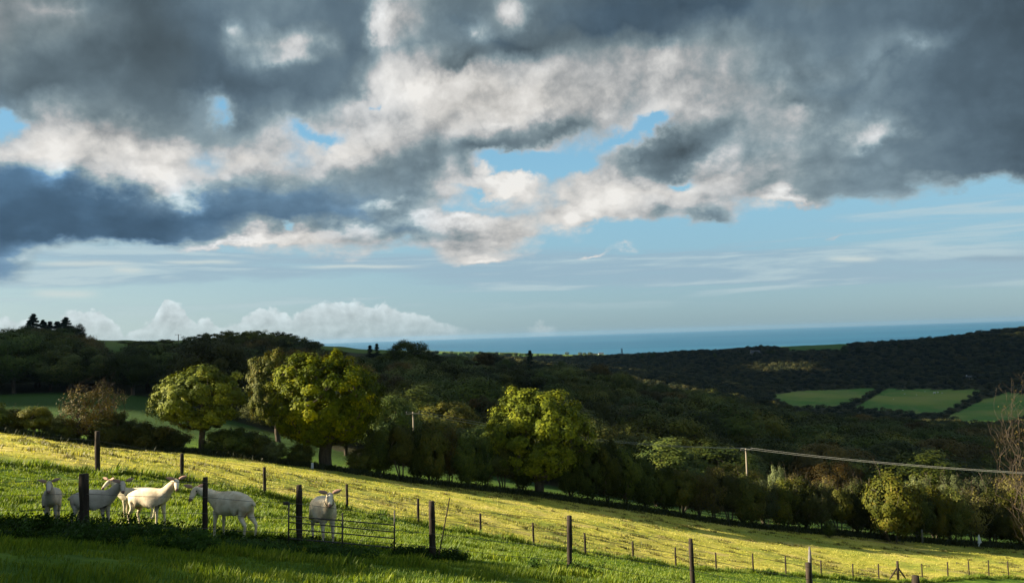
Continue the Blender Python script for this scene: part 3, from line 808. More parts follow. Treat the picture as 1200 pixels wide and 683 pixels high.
def spec(px, top, dist):
    g_ = stand(px, dist)
    zt = at(px, top, dist)[2]
    return g_, zt - g_[2]

def tree(key, name, px, top, dist, wpx, label, cat='tree', group=None, rz=None, parts=('trunk', 'crown')):
    g_, h = spec(px, top, dist)
    r = place(key, name, g_, max(h, .6), wpx * dist / 1000, rz, parts=parts)
    tag(r, label, cat, group); return r

tree('h1', 'sycamore_tree', 236, 416, 77, 124, 'golden green round tree with a slim leaning trunk, alone in the left hedgerow', rz=.4)
tree('h2', 'sycamore_tree', 382, 399, 79.5, 162, 'largest spreading sycamore with a thick dark trunk, lit along its left side', rz=2.0)
tree('h3', 'sycamore_tree', 630, 444, 84, 152, 'sunlit rounded tree in the middle of the hedgerow, yellow on its left side', rz=1.1)
tree('h4', 'hedgerow_tree', 326, 398, 114, 90, 'olive green tree standing just behind and left of the largest sycamore', rz=.2)
tree('w5', 'hedgerow_tree', 458, 458, 106, 96, 'dim bushy tree just right of the largest sycamore', rz=2.2)
tree('s0', 'hedgerow_tree', 1047, 545, 88, 74, 'plump green tree lit on its left flank near the right end of the hedge', rz=1.0)
tree('s5', 'young_tree', 912, 535, 100, 26, 'small pale green sapling poking up behind the hedge beside the near power pole', rz=1.0)

# twiggy thinning tree on the left
tm, V, rnd = make_tree(seed=61, H_=5.6, Wd=6.6, base=.5, nclump=130, nleaf=42, leaf=.15, trunk_r=.16, rcl=.085, inner=.25, rtip=.009, twigs=7, shell=.2, jit=.03, stems=2)
tm.materials.clear(); tm.materials.append(M['twig'])
cm = quads_mesh('crown', V, 4, rnd); cm.materials.append(L_['brown'])
PROTO['thin'] = (tm, cm, 5.6, 6.6, V, rnd)
tree('thin', 'hawthorn_tree', 111, 438, 75.5, 92, 'small brownish tree with a fan of thinning twigs in the left hedgerow', rz=.5)
# bare tree at the right edge
tm, V, rnd = make_tree(seed=64, H_=13, Wd=11, base=.8, nclump=200, nleaf=10, leaf=.13, trunk_r=.17, rcl=.075, inner=.15, rtip=.007, twigs=11, jit=.02, shell=.2, stems=2)
tm.materials.clear(); tm.materials.append(M['twig'])
cm = quads_mesh('crown', V, 4, rnd); cm.materials.append(L_['brown'])
PROTO['bare'] = (tm, cm, 13, 11, V, rnd)
tree('bare', 'bare_tree', 1240, 418, 72, 150, 'leafless pinkish brown tree at the right edge with sunlit twigs', rz=.5)

# ------------------------------------------------------------------ hedgerow
def hy(px): return float(np.interp(px, [-400,0,115,235,400,480,600,740,900,1000,1200,1500], [68,72,74,76,78,79,81,84,87,89,93,98]))
HL = 'hedgerow shrub in the long dark row behind the pasture'
hedge = []   # px, top, width, proto, extra distance
for px, top, w, k in [(-70,462,50,'s0'),(-35,468,46,'s1'),(-8,468,44,'s2'),(18,474,36,'s0'),(42,472,36,'s1'),(64,480,30,'s5'),(82,486,30,'s0'),
                      (132,478,40,'s1'),(150,488,44,'s4'),(172,490,56,'s4'),(196,500,50,'s4'),(128,494,44,'s4'),
                      (254,500,36,'s2'),(276,496,40,'s2'),(298,500,36,'s0'),(352,515,30,'s0'),(280,520,30,'s4'),(300,528,34,'s4'),(322,512,30,'s5'),(345,532,30,'s4'),(425,520,34,'s0'),(447,498,34,'s2'),(470,492,34,'s1'),
                      (490,494,34,'s2'),(508,492,34,'s0'),(528,493,38,'s3'),(548,505,34,'s2'),(568,506,36,'s2'),(590,505,36,'s1'),(612,512,34,'s2'),(668,506,38,'s2'),
                      (690,512,40,'s2'),(712,508,40,'s2'),(734,516,42,'s2'),(757,528,40,'s2'),(780,540,36,'s2'),(800,545,34,'s1'),(818,546,36,'s3'),(838,541,36,'s3'),(856,550,34,'s1'),
                      (876,549,40,'s0'),(898,552,36,'s5'),(918,554,36,'s0'),(940,552,40,'s0'),(962,556,36,'s5'),(984,566,34,'s1'),(1006,556,36,'s0'),(1022,560,30,'s2'),
                      (1076,562,38,'s2'),(1098,562,38,'s0'),(1118,564,40,'s0'),(1142,563,44,'s3'),(1166,566,44,'s0'),(1190,568,42,'s0'),(1214,566,44,'s0'),(1244,572,44,'s0'),(1275,570,46,'s2'),(1310,570,50,'s1')]:
    d_ = hy(px) + 1.5 + random.uniform(-.8, 1.2)
    nm = {'s3': 'russet shrub', 's5': 'pale shrub', 's4': 'low bramble'}.get(k, 'dark shrub')
    lab = {'s3': 'twiggy russet shrub with dry sunlit top in the hedgerow behind the pasture',
           's5': 'pale grey green shrub in the hedgerow behind the pasture',
           's4': 'low dense bramble mound at the foot of the left hedgerow'}.get(k, 'dark leafy shrub standing in the long hedgerow behind the pasture')
    gp = {'s3': 'russet shrubs of the hedgerow', 's5': 'pale shrubs of the hedgerow', 's4': 'bramble mounds of the left hedgerow'}.get(k, 'dark shrubs of the hedgerow')
    tree(k, 'hedge_shrub' if k != 's4' else 'bramble_bush', px, top, d_, w * 1.25, lab, 'shrub', gp, parts=('stems', 'foliage'))
# second row of pale bushes behind the right part of the hedge
for px, top, w, k in [(1085,548,50,'s5'),(1120,546,50,'s5'),(1155,548,50,'s5'),(1190,545,56,'s3'),(1010,553,44,'s3'),(968,551,40,'s3'),(770,548,46,'s3'),(800,545,40,'s5'),(930,548,40,'s3')]:
    tree(k, 'scrub_bush', px, top, hy(px) + 16 + random.uniform(-2, 3), w, 'sunlit scrub bush rising behind the right part of the hedgerow', 'bush', 'scrub bushes behind the hedgerow', parts=('stems', 'foliage'))

# ------------------------------------------------------------------ the wood
cand = []
uu = -1.02
sp = 10.8
ys = np.arange(96, 700, 1.0)
y = 92.0
rs = np.random.default_rng(99)
while y < 820:
    dens = sp * (1 + max(0, y - 250) / 420)
    x = -1.0 * y
    while x < 1.0 * y:
        xx = x + rs.uniform(-.42, .42) * dens; yy = y + rs.uniform(-.42, .42) * dens
        z = 0; px, py = proj((xx, yy, -20))
        x += dens
        if not (wood_start(px) < yy < wood_end(px)): continue
        cand.append((xx, yy, px))
    y += dens * .95
CA = np.array(cand)
zz = H(CA[:, 0], CA[:, 1])
hh = rs.uniform(8.0, 15.0, len(CA)) * np.interp(CA[:, 1], [95, 200], [.62, 1.0])
hh = np.where((CA[:, 2] < 240) & (CA[:, 1] > 300), hh * .92, hh)
SKY = np.array([(-300,385),(0,387),(15,386),(60,388),(90,393),(100,407),(130,411),(155,405),(175,402),(195,405),(215,401),(240,398),(270,394),(300,392),(350,398),(385,406),(400,417),(430,420),(455,414),(520,421),(560,428),(600,424),(640,432),(680,430),(720,440),(760,449),(800,457),(850,460),(890,470),(920,478),(960,486),(1000,490),(1050,492),(1100,497),(1160,500),(1200,498),(1500,490)])
_px, _py = proj(np.stack([CA[:, 0], CA[:, 1], zz], -1))
lim = (_py - np.interp(_px, SKY[:, 0], SKY[:, 1]) - rs.uniform(-7, 8, len(CA))) / 1000 * CA[:, 1]
hh = np.minimum(hh * np.where(rs.random(len(CA)) < .25, 1.25, 1.0), lim)
okh = hh > 3.0
CA = CA[okh]; zz = zz[okh]; hh = hh[okh]
ppx, ptop = proj(np.stack([CA[:, 0], CA[:, 1], zz + hh], -1))
# keep what is seen: a tree is seen if its top rises above every nearer tree in its column
order = np.argsort(CA[:, 1]); sky = np.full(1800, 9999.0); vis = np.zeros(len(CA), bool)
hedge_top = np.interp(np.arange(-300, 1500), [0,115,160,200,270,300,430,520,560,690,760,800,1000,1200], [468,470,480,425,430,405,410,495,500,455,520,545,555,550])
for i in order:
    wpx = 1000 * 5 / CA[i, 1]; a0 = int(np.clip(ppx[i] - wpx + 300, 0, 1799)); a1 = int(np.clip(ppx[i] + wpx + 300, 0, 1799)) + 1
    seg = sky[a0:a1]
    vis[i] = (ptop[i] < np.median(seg) - 1.0)
    sky[a0:a1] = np.minimum(seg, ptop[i] + 3)
inside_ = (ppx > -40) & (ppx < 1240) & vis
size = np.where(inside_, hh / CA[:, 1], 0)
rank = np.argsort(-size); nind = int(min(265, inside_.sum()))
ind = set(rank[:nind].tolist())
print('wood candidates', len(CA), 'visible', int(inside_.sum()), 'individual', nind)
keys_ = ['w0', 'w1', 'w2', 'w3', 'w4', 'w5', 'w6', 'w1', 'w0']
WL = {'w0': 'dark green broadleaf tree crowded into the wood beyond the hedgerow', 'w2': 'dark green broadleaf tree crowded into the wood beyond the hedgerow', 'w5': 'dark green broadleaf tree crowded into the wood beyond the hedgerow',
      'w1': 'olive green broadleaf tree crowded into the wood beyond the hedgerow', 'w4': 'olive green broadleaf tree crowded into the wood beyond the hedgerow', 'w6': 'olive green broadleaf tree crowded into the wood beyond the hedgerow',
      'w3': 'browning autumn tree crowded into the wood beyond the hedgerow'}
WG = {'w3': 'browning trees of the wood', 'w1': 'olive trees of the wood', 'w4': 'olive trees of the wood', 'w6': 'olive trees of the wood'}
# light crown copies used for the merged mass
def light(V, rnd, frac, seed, grow=1.9):
    rs_ = np.random.default_rng(seed); n = len(V) // 4; q = V.reshape(n, 4, 3)
    k = rs_.choice(n, int(n * frac), replace=False); q = q[k]; c = q.mean(1, keepdims=True)
    return c + (q - c) * grow, rnd[k]
massV = []; massR = []
LV = {k: light(PROTO[k][4], PROTO[k][5], .16, 5) for k in set(keys_)}
for i in range(len(CA)):
    k = keys_[int(rs.integers(len(keys_)))]
    h = hh[i]; w = max(h, 8) * rs.uniform(1.15, 1.55)
    if i in ind:
        r = place(k, 'woodland_tree', (CA[i, 0], CA[i, 1], zz[i]), h, w, rz=rs.uniform(0, 6.28))
        tag(r, WL[k], 'tree', WG.get(k, 'dark trees of the wood'))
    else:
        q, rr = LV[k]; a = rs.uniform(0, 6.28); ca_, sa_ = math.cos(a), math.sin(a)
        s_ = np.array([w / PROTO[k][3], w / PROTO[k][3], h / PROTO[k][2]])
        p_ = q * s_; p_ = np.stack([p_[..., 0] * ca_ - p_[..., 1] * sa_, p_[..., 0] * sa_ + p_[..., 1] * ca_, p_[..., 2]], -1) + np.array([CA[i, 0], CA[i, 1], zz[i] - .3])
        massV.append(p_.reshape(-1, 3)); massR.append(np.clip(rr * .35 + rs.random() * .65, 0, 1))
mm = quads_mesh('wood_canopy', np.concatenate(massV), 4, np.concatenate(massR))
mats_mass = leaf_mat('wood_canopy_leaves', [(.024, .034, .009), (.046, .056, .012), (.075, .08, .017), (.12, .095, .025)], .22)
tag(link('wood_canopy', mm, mats_mass), 'remaining crowns of the dark wood beyond the hedgerow', 'wood', kind='stuff')

# the big crowns that stand out of it
for px, top, dd, w, k in [(560,437,168,112,'w5'),(522,449,150,60,'w0'),(700,456,190,74,'w1'),(776,478,150,118,'w1'),(850,464,212,112,'w0'),(905,477,232,84,'w2'),(826,456,265,62,'w1'),
                          (950,494,212,84,'w5'),(1005,498,262,72,'w0'),(1046,502,202,80,'w1'),(1100,518,192,74,'w0'),(1152,528,182,66,'w6'),(990,520,172,92,'w2'),(898,506,162,92,'w0'),
                          (690,440,305,60,'w6'),(604,431,300,60,'w0'),(735,478,235,66,'w2'),(655,446,250,64,'w5'),(44,430,192,112,'w2'),(150,421,245,76,'w2'),(204,414,245,62,'w0'),(80,452,182,84,'w5'),
                          (188,446,200,60,'w0'),(262,428,240,62,'w0'),(4,412,230,90,'w6'),(428,436,190,70,'w5'),(410,420,260,56,'w0'),(120,440,210,66,'w0')]:
    g_, h = spec(px, top, dd)
    r = place(k, 'woodland_tree', g_, max(h, 6), w * dd / 1000 * 1.12)
    tag(r, 'large dome shaped tree standing out of the crowded dark wood', 'tree', 'big domed trees of the wood')
# ------------------------------------------------------------------ far hillside wood, field hedges: one mass
rs = np.random.default_rng(5)
base_cr, base_r = light(PROTO['w5'][4], PROTO['w5'][5], .045, 9, 3.4)
base_cr2, base_r2 = light(PROTO['w1'][4], PROTO['w1'][5], .045, 10, 3.4)
fv = []; fr = []
pts = []
y = 640.0
while y < 1830:
    dens = 11 if y > 1150 else 10
    x = -.05 * y
    while x < .95 * y:
        xx = x + rs.uniform(-.5, .5) * dens; yy = y + rs.uniform(-.5, .5) * dens; x += dens
        pts.append((xx, yy))
    y += dens
PT = np.array(pts); zt = H(PT[:, 0], PT[:, 1])
fx_, fy_ = proj(np.stack([PT[:, 0], PT[:, 1], zt], -1))
ok = np.ones(len(PT), bool)
for f in FIELDS[:3]: ok &= ~inpoly(fx_, fy_ + 0, f)
# where trees stand: the hillside, the valley floor and the hedges between fields
ok &= (PT[:, 1] > 650)
top_edge = ridge_edge(fx_)
ok &= PT[:, 1] < top_edge
ok &= fx_ > 560
ok &= fx_ < 1330
fieldgap = (fy_ > 452) & (fy_ < 500) & (fx_ > 900)
clump = fbm(PT[:, 0] / 90, PT[:, 1] / 90, 8, 3)
ok &= (clump > .2)
keep = np.where(ok)[0]
print('far trees', len(keep))
for i in keep:
    q, rr = (base_cr, base_r) if rs.random() < .5 else (base_cr2, base_r2)
    h = rs.uniform(5, 9.5); w = rs.uniform(9, 14)
    if PT[i, 1] > top_edge[i] - 90: h = rs.uniform(2.5, 5)
    if fieldgap[i]: h *= .62; w *= .7
    a = rs.uniform(0, 6.28); ca_, sa_ = math.cos(a), math.sin(a)
    p_ = q * np.array([w / 12.5, w / 12.5, h / 12])
    p_ = np.stack([p_[..., 0] * ca_ - p_[..., 1] * sa_, p_[..., 0] * sa_ + p_[..., 1] * ca_, p_[..., 2]], -1) + np.array([PT[i, 0], PT[i, 1], zt[i] - .8])
    fv.append(p_.reshape(-1, 3)); fr.append(np.clip(rr * .25 + rs.random() ** 1.3 * .75, 0, 1))
mm = quads_mesh('hillside_wood', np.concatenate(fv), 4, np.concatenate(fr))
mf = leaf_mat('far_wood_leaves', [(.018, .026, .014), (.045, .055, .020), (.085, .088, .030), (.15, .12, .045)], .15)
tag(link('hillside_wood', mm, mf), 'far wooded hillside below the sea horizon on the right', 'wood', kind='stuff')
# a darker scatter on the far headland
hv_ = []; hr = []
for i in range(420):
    px = rs.uniform(480, 740); dd = rs.uniform(1300, 1900) if px < 700 else rs.uniform(1500, 1700)
    p0 = stand(px, dd); 
    q, rr = base_cr, base_r; h = rs.uniform(4, 8); w = h * 1.6
    hv_.append((q * np.array([w / 12.5, w / 12.5, h / 12]) + p0).reshape(-1, 3)); hr.append(rr)
mm = quads_mesh('headland_scrub', np.concatenate(hv_), 4, np.concatenate(hr))
tag(link('headland_scrub', mm, mf), 'hazy scrub and hedges on the far headland by the sea', 'scrub', kind='stuff')

# ------------------------------------------------------------------ skyline trees one can tell apart
tree('c0', 'conifer_tree', 39, 367, 360, 30, 'tallest dark conifer at the left of the skyline')
tree('c0', 'conifer_tree', 51, 374, 352, 25, 'dark conifer right beside the tallest one on the left skyline')
tree('c1', 'conifer_tree', 59, 376, 362, 22, 'narrow spiky conifer between the tallest one and the broad one on the left skyline')
tree('c1', 'conifer_tree', 67, 376, 358, 24, 'short pointed conifer in the middle of the left skyline clump')
tree('c0', 'conifer_tree', 77, 371, 356, 31, 'broad spiky conifer at the centre of the left skyline clump')
tree('w2', 'ragged_pine_tree', 87, 378, 350, 30, 'ragged dark pine at the right side of the left skyline clump')
tree('w2', 'broadleaf_tree', 58, 384, 346, 70, 'dark ragged tree filling the foot of the left skyline conifers')
tree('w2', 'broadleaf_tree', 36, 380, 350, 36, 'dark bushy tree hugging the foot of the tallest conifer')
tree('w5', 'broadleaf_tree', 84, 382, 352, 34, 'dark dense tree under the broad spiky conifer on the left skyline')
tree('w0', 'broadleaf_tree', 22, 384, 300, 50, 'rounded olive tree in front of the left skyline conifers')
tree('w1', 'broadleaf_tree', 48, 388, 290, 44, 'broad olive tree just below the left skyline conifers')
proto('p0', 'olive', seed=71, H_=12, Wd=9, base=5.5, nclump=30, nleaf=170, leaf=.32, trunk_r=.22, rcl=.085, inner=.3, rtip=.03, lobes=5)
for px, top in [(152,398),(163,396),(172,395),(198,395),(222,391),(236,387),(250,385),(262,384),(276,384),(288,383),(300,384),(313,385),(326,386),(338,388),(352,391),(366,395)]:
    tree('p0', 'pine_tree', px + random.uniform(-2, 2), top + random.uniform(-1.5, 2.5), 335 + random.uniform(-25, 15), random.uniform(24, 40), 'ragged topped tree along the crest of the left skyline wood', 'tree', 'ragged skyline trees of the left wood')
tree('w2', 'windswept_tree', 97, 394, 340, 12, 'small lopsided tree just right of the left skyline clump')
tree('w2', 'windswept_tree', 115.5, 401, 345, 5, 'tiny bushy tree beside the thin pole on the left skyline')
tree('w5', 'broadleaf_tree', 480, 396, 300, 58, 'big domed oak breaking the sea horizon left of centre')
tree('w2', 'broadleaf_tree', 505, 410, 310, 22, 'lower crown leaning against the right side of the domed oak')
tree('c1', 'conifer_tree', 434, 404, 320, 16, 'small spiky conifer left of the domed oak')
tree('c1', 'conifer_tree', 442, 402, 330, 14, 'thin dark conifer nearest the domed oak')
tree('w0', 'broadleaf_tree', 537, 415, 380, 34, 'low round dark tree right of the domed oak')
tree('w3', 'broadleaf_tree', 568, 411, 400, 30, 'reddish brown round tree on the centre skyline')
tree('c1', 'conifer_tree', 622, 410, 420, 16, 'lone conifer standing clear against the far headland')
tree('w0', 'broadleaf_tree', 659, 419, 440, 28, 'dark round tree right of the lone conifer')
tree('w3', 'broadleaf_tree', 704, 422, 420, 34, 'brown domed tree on the skyline below the far mast')
tree('w1', 'broadleaf_tree', 728, 431, 330, 46, 'large green tree in front of the far wooded ridge')
for px, top, d_, w, lb in [(752, 413, 1560, 7, 'small flat topped tree on the ridge just right of the mast'), (765, 412, 1560, 8, 'dark round tree on the ridge right of the mast'), (838, 413, 1560, 6, 'tiny bush on the ridge between the mast and the cottage'),
                           (903, 408, 1560, 15, 'wide dark tree right beside the ridge cottage'), (990, 404.5, 1545, 10, 'round tree on the ridge at the near end of the pale fields'), (1006, 405.5, 1550, 8, 'low round tree among three on the ridge'),
                           (1027, 404, 1560, 8, 'dark dome shaped tree left of the umbrella shaped one on the ridge'), (1055, 402.5, 1560, 6, 'tiny umbrella shaped tree on the ridge skyline'), (1090, 403, 1570, 5, 'speck of a tree on the ridge right of the umbrella shaped one'),
                           (1153, 394, 1560, 12, 'broad tree cresting the ridge near the right edge'), (1178, 392, 1560, 6, 'small tree topping the ridge at the far right')]:
    tree(['w0', 'w5', 'w2'][int(px) % 3], 'ridge_tree', px, top, d_ - 30, w, lb)

# ------------------------------------------------------------------ shade trees left of the lane (cast the foreground shade)
for i, (x, y, h, w) in enumerate([(-20, -2, 7, 8), (-21, 2, 7, 7.5), (-21.5, 5.5, 6.2, 6.8), (-22, 8.8, 5.9, 6.6), (-22.5, 12, 6.0, 5.8), (-23.5, 14.8, 7.3, 5.6), (-24.5, 17.2, 7.0, 5), (-27, 7, 8, 7)]):
    r = place('s2', 'roadside_tree', (x, y, h1(x, y)), h, w)
    tag(r, 'dark roadside tree left of the view that shades the near grass', 'tree', 'roadside trees left of the view')

# ------------------------------------------------------------------ added cumulus bank, unseen left of the view, shaped to shade the wood
rs = np.random.default_rng(3)
import bmesh
bmc = bmesh.new()
for i in range(74):
    cy = rs.uniform(520, 1780); r_ = rs.uniform(80, 150); cz = rs.uniform(500, 1180)
    if i >= 30: cy = rs.uniform(200, 500); r_ = rs.uniform(34, 66); cz = rs.uniform(480, 900)
    if i >= 60: cy = rs.uniform(175, 360); r_ = rs.uniform(40, 55); cz = rs.uniform(600, 830)
    mt = Matrix.Translation((-1750 + rs.uniform(-60, 60), cy, cz)) @ Matrix.Diagonal((1.1, 1.3, .8, 1))
    bmesh.ops.create_icosphere(bmc, subdivisions=3, radius=r_, matrix=mt)
mc = bpy.data.meshes.new('added_shade_cloud'); bmc.to_mesh(mc); bmc.free()
co = np.empty(len(mc.vertices) * 3); mc.vertices.foreach_get('co', co); co = co.reshape(-1, 3)
co += ((fbm(co[:, 1] / 70, co[:, 2] / 70, 2, 4) - .45) * 70)[:, None] * np.array([-1, .4, .6])
co[:, 2] = np.maximum(co[:, 2], 380 + 20 * vnoise(co[:, 0] / 60, co[:, 1] / 60, 4))
mc.vertices.foreach_set('co', co.ravel()); mc.polygons.foreach_set('use_smooth', [True] * len(mc.polygons)); mc.update()
tag(link('added_shade_cloud', mc, simple('shade_cloud_white', (.8, .8, .8), None, 1, 1, 0)), kind='structure')

# ================================================================== FENCES
def post_mb(h, r=.055, sq=False, lean=(0, 0)):
    mb = MB(); n = 6
    pts = [(lean[0] * h * i / n, lean[1] * h * i / n, -.35 + (h + .35) * i / n) for i in range(n + 1)]
    rr = [r * random.uniform(.95, 1.06) for _ in pts]; rr[-1] *= .93
    mb.tube(pts, rr, 9, True, .11)
    return mb
near = [(-60, 560, 16.2, .07), (100, 555, 16.0, .085), (240, 559, 16.6, .05), (350, 568, 16.7, .058), (507, 587, 17.0, .062), (667, 604, 17.6, .056), (813, 631, 18.0, .048), (950, 659, 18.5, .062), (1075, 674, 20.5, .09)]
root = empty('wire_fence', tuple(stand(507, 17.0)))
tag(root, 'nearer stock fence of dark wooden posts running past the goats', 'fence')
tops = []
for px, top, d_, r in near:
    g_, h = spec(px, top, d_)
    lean = {350: .03, 667: .04, 507: .01}.get(px, random.uniform(-.03, .03))
    o = post_mb(h, r, lean=(lean, 0)).build('post', M['post'], root, True)
    o.location = Vector(g_) - root.location
    tops.append((Vector(g_), h, lean))
for k, f in enumerate((.93, .70, .45, .22)):
    mb = MB(); pts = []
    for i, (b_, h, ln) in enumerate(tops):
        p_ = b_ + Vector((ln * h * f, -.06, min(h, 1.25) * f)) - root.location
        if i: 
            q_ = (pts[-1] + p_) / 2; q_.z -= .02; pts.append(q_)
        pts.append(p_)
    mb.tube(pts, .0042, 4, False); mb.build('wire', M['wire'], root)

far = [(-90, 500, 26.5, .06), (114, 505, 29, .085), (213, 531, 31, .07), (310, 547, 33, .06), (407, 567, 34.5, .055), (490, 584, 37, .055), (563.5, 601, 39.5, .052), (625.5, 612, 42, .052), (686, 624, 44, .055), (742, 634, 46.5, .055),
       (792, 641, 49, .05), (839.5, 647, 51.5, .05), (883, 648, 54, .05), (921, 651, 56, .05), (962.5, 656, 58, .05), (1000, 660, 60, .05), (1030, 660, 61.5, .05), (1053, 657, 63, .085), (1081, 660, 64.5, .05), (1111, 658, 67, .05), (1136, 656, 68.5, .05), (1159, 656, 70, .05), (1182, 657, 71.5, .05), (1207, 655, 73.5, .05), (1235, 655, 76, .05)]
root = empty('wire_fence', tuple(stand(490, 37)))
tag(root, 'farther stock fence of small dark posts curving away across the pasture', 'fence')
tops = []
for px, top, d_, r in far:
    g_, h = spec(px, top, d_)
    h = min(h, 1.75)
    o = post_mb(h, r, lean=(random.uniform(-.02, .02), 0)).build('post', M['post'], root, True)
    o.location = Vector(g_) - root.location
    tops.append((Vector(g_), h))
    if px == 1053:
        for sx in (-1, 1):
            b_ = Vector(stand(px + sx * 14, d_))
            mb = MB(); mb.tube([b_ - Vector((0, 0, .2)) - root.location, Vector(g_) + Vector((0, 0, h * .72)) - root.location], .055, 7)
            mb.build('brace', M['post'], root, True)
for k, f in enumerate((.95, .76, .6, .45, .3, .15)):
    mb = MB(); pts = [b_ + Vector((0, -.06, min(h, 1.15) * f)) - root.location for (b_, h) in tops]
    mb.tube(pts, .0035 if k else .005, 4, False); mb.build('wire', M['wire'], root)
mb = MB()
for i in range(len(tops) - 1):
    a_, ha_ = tops[i]; b_, hb_ = tops[i + 1]; n = int((b_ - a_).length / .3)
    for j in range(1, n):
        p_ = a_.lerp(b_, j / n) + Vector((0, -.06, 0)) - root.location; h = min(ha_, 1.15) * .76
        mb.tube([p_ + Vector((0, 0, .1)), p_ + Vector((0, 0, h))], .0022, 3, False)
o = mb.build('netting', M['wire'], root); o['kind'] = 'stuff'

# pale pole behind the right-hand near post
g_, h = spec(952, 640, 18.9)
o = MB(); o.tube([(0, 0, -.3), (0, 0, h * .6), (.01, 0, h * .86), (.012, 0, h)], [.042, .042, .040, .016], 8, True, .08)
o = o.build('broken_stake', M['postpale'], None, True); o.location = g_
tag(o, 'pale weathered stake with a splintered tip behind a near fence post', 'stake')
# thin cane leaning by the post
a_ = Vector(stand(512, 16.85)); b_ = Vector(at(527, 583, 16.9))
o = MB(); o.tube([(0, 0, -.1), tuple((b_ - a_) * .5 + Vector((.01, 0, 0))), tuple(b_ - a_)], [.014, .012, .011], 6)
o = o.build('leaning_cane', M['twig']); o.location = a_
tag(o, 'thin cane leaning to the right beside a near fence post', 'cane')
# small pale post at the foot of the big sycamore, post in the shade on the right, white scrap
g_, h = spec(366, 545, 76.5)
o = post_mb(max(.5, h), .12).build('marker_post', M['white'], None, True); o.location = g_
tag(o, 'short whitish post at the foot of the largest sycamore', 'post')
g_, h = spec(1081, 620, 89.5)
o = post_mb(max(.8, h), .09).build('wooden_stump_post', M['postpale'], None, True); o.location = g_
tag(o, 'single brown post in the hedge shade near the right end', 'post')
g_, h = spec(1147, 628, 90.5)
o = MB()
for i in range(5):
    o.tube([(0 + i * .03, 0, .15 + .1 * i), (.05 + .05 * i, .05, .5), (.02 * i, 0, max(.9, h) + .05 * i)], [.06, .11, .03], 6)
o = o.build('plastic_scrap', M['white']); o.location = g_
tag(o, 'scrap of white plastic caught in the dark hedge at the right', 'plastic scrap')
tree('s2', 'dark_bush', 972, 606, 85.5, 17, 'small nearly black bush on the grass in front of the hedge', 'bush', parts=('stems', 'foliage'))

# ------------------------------------------------------------------ hurdle
root_p = Vector(stand(400, 16.35)); root = empty('metal_hurdle', tuple(root_p))
tag(root, 'low dark metal hurdle with four rails in front of the facing goat', 'hurdle')
def hp(px, py, d_): return Vector(at(px, py, d_)) - root_p
ups = [(338, 589, 645, 16.3), (401, 601, 654, 16.25), (462, 598, 645, 16.6)]
for px, t0, b0, d_ in ups:
    mb = MB(); mb.tube([hp(px, b0, d_), hp(px + .5, t0, d_)], .016, 6); mb.build('upright', M['iron'], root, True)
railL = [(605, 612.5, 611), (611.5, 619, 618), (620, 626, 628), (631, 636, 642.5)]
for ya, yb, _ in [(604.5, 0, 615), (611.5, 0, 623), (619.5, 0, 630.5), (630.5, 0, 641.5)]:
    ym = ya + (_ - ya) * .52 - .4
    mb = MB(); mb.tube([hp(338, ya, 16.3), hp(401, ym, 16.25), hp(462, _, 16.6)], .012, 6); mb.build('rail', M['iron'], root, True)
mb = MB(); mb.box(hp(335, 589.5, 16.3), (.10, .03, .06)); mb.build('latch', M['iron'], root)

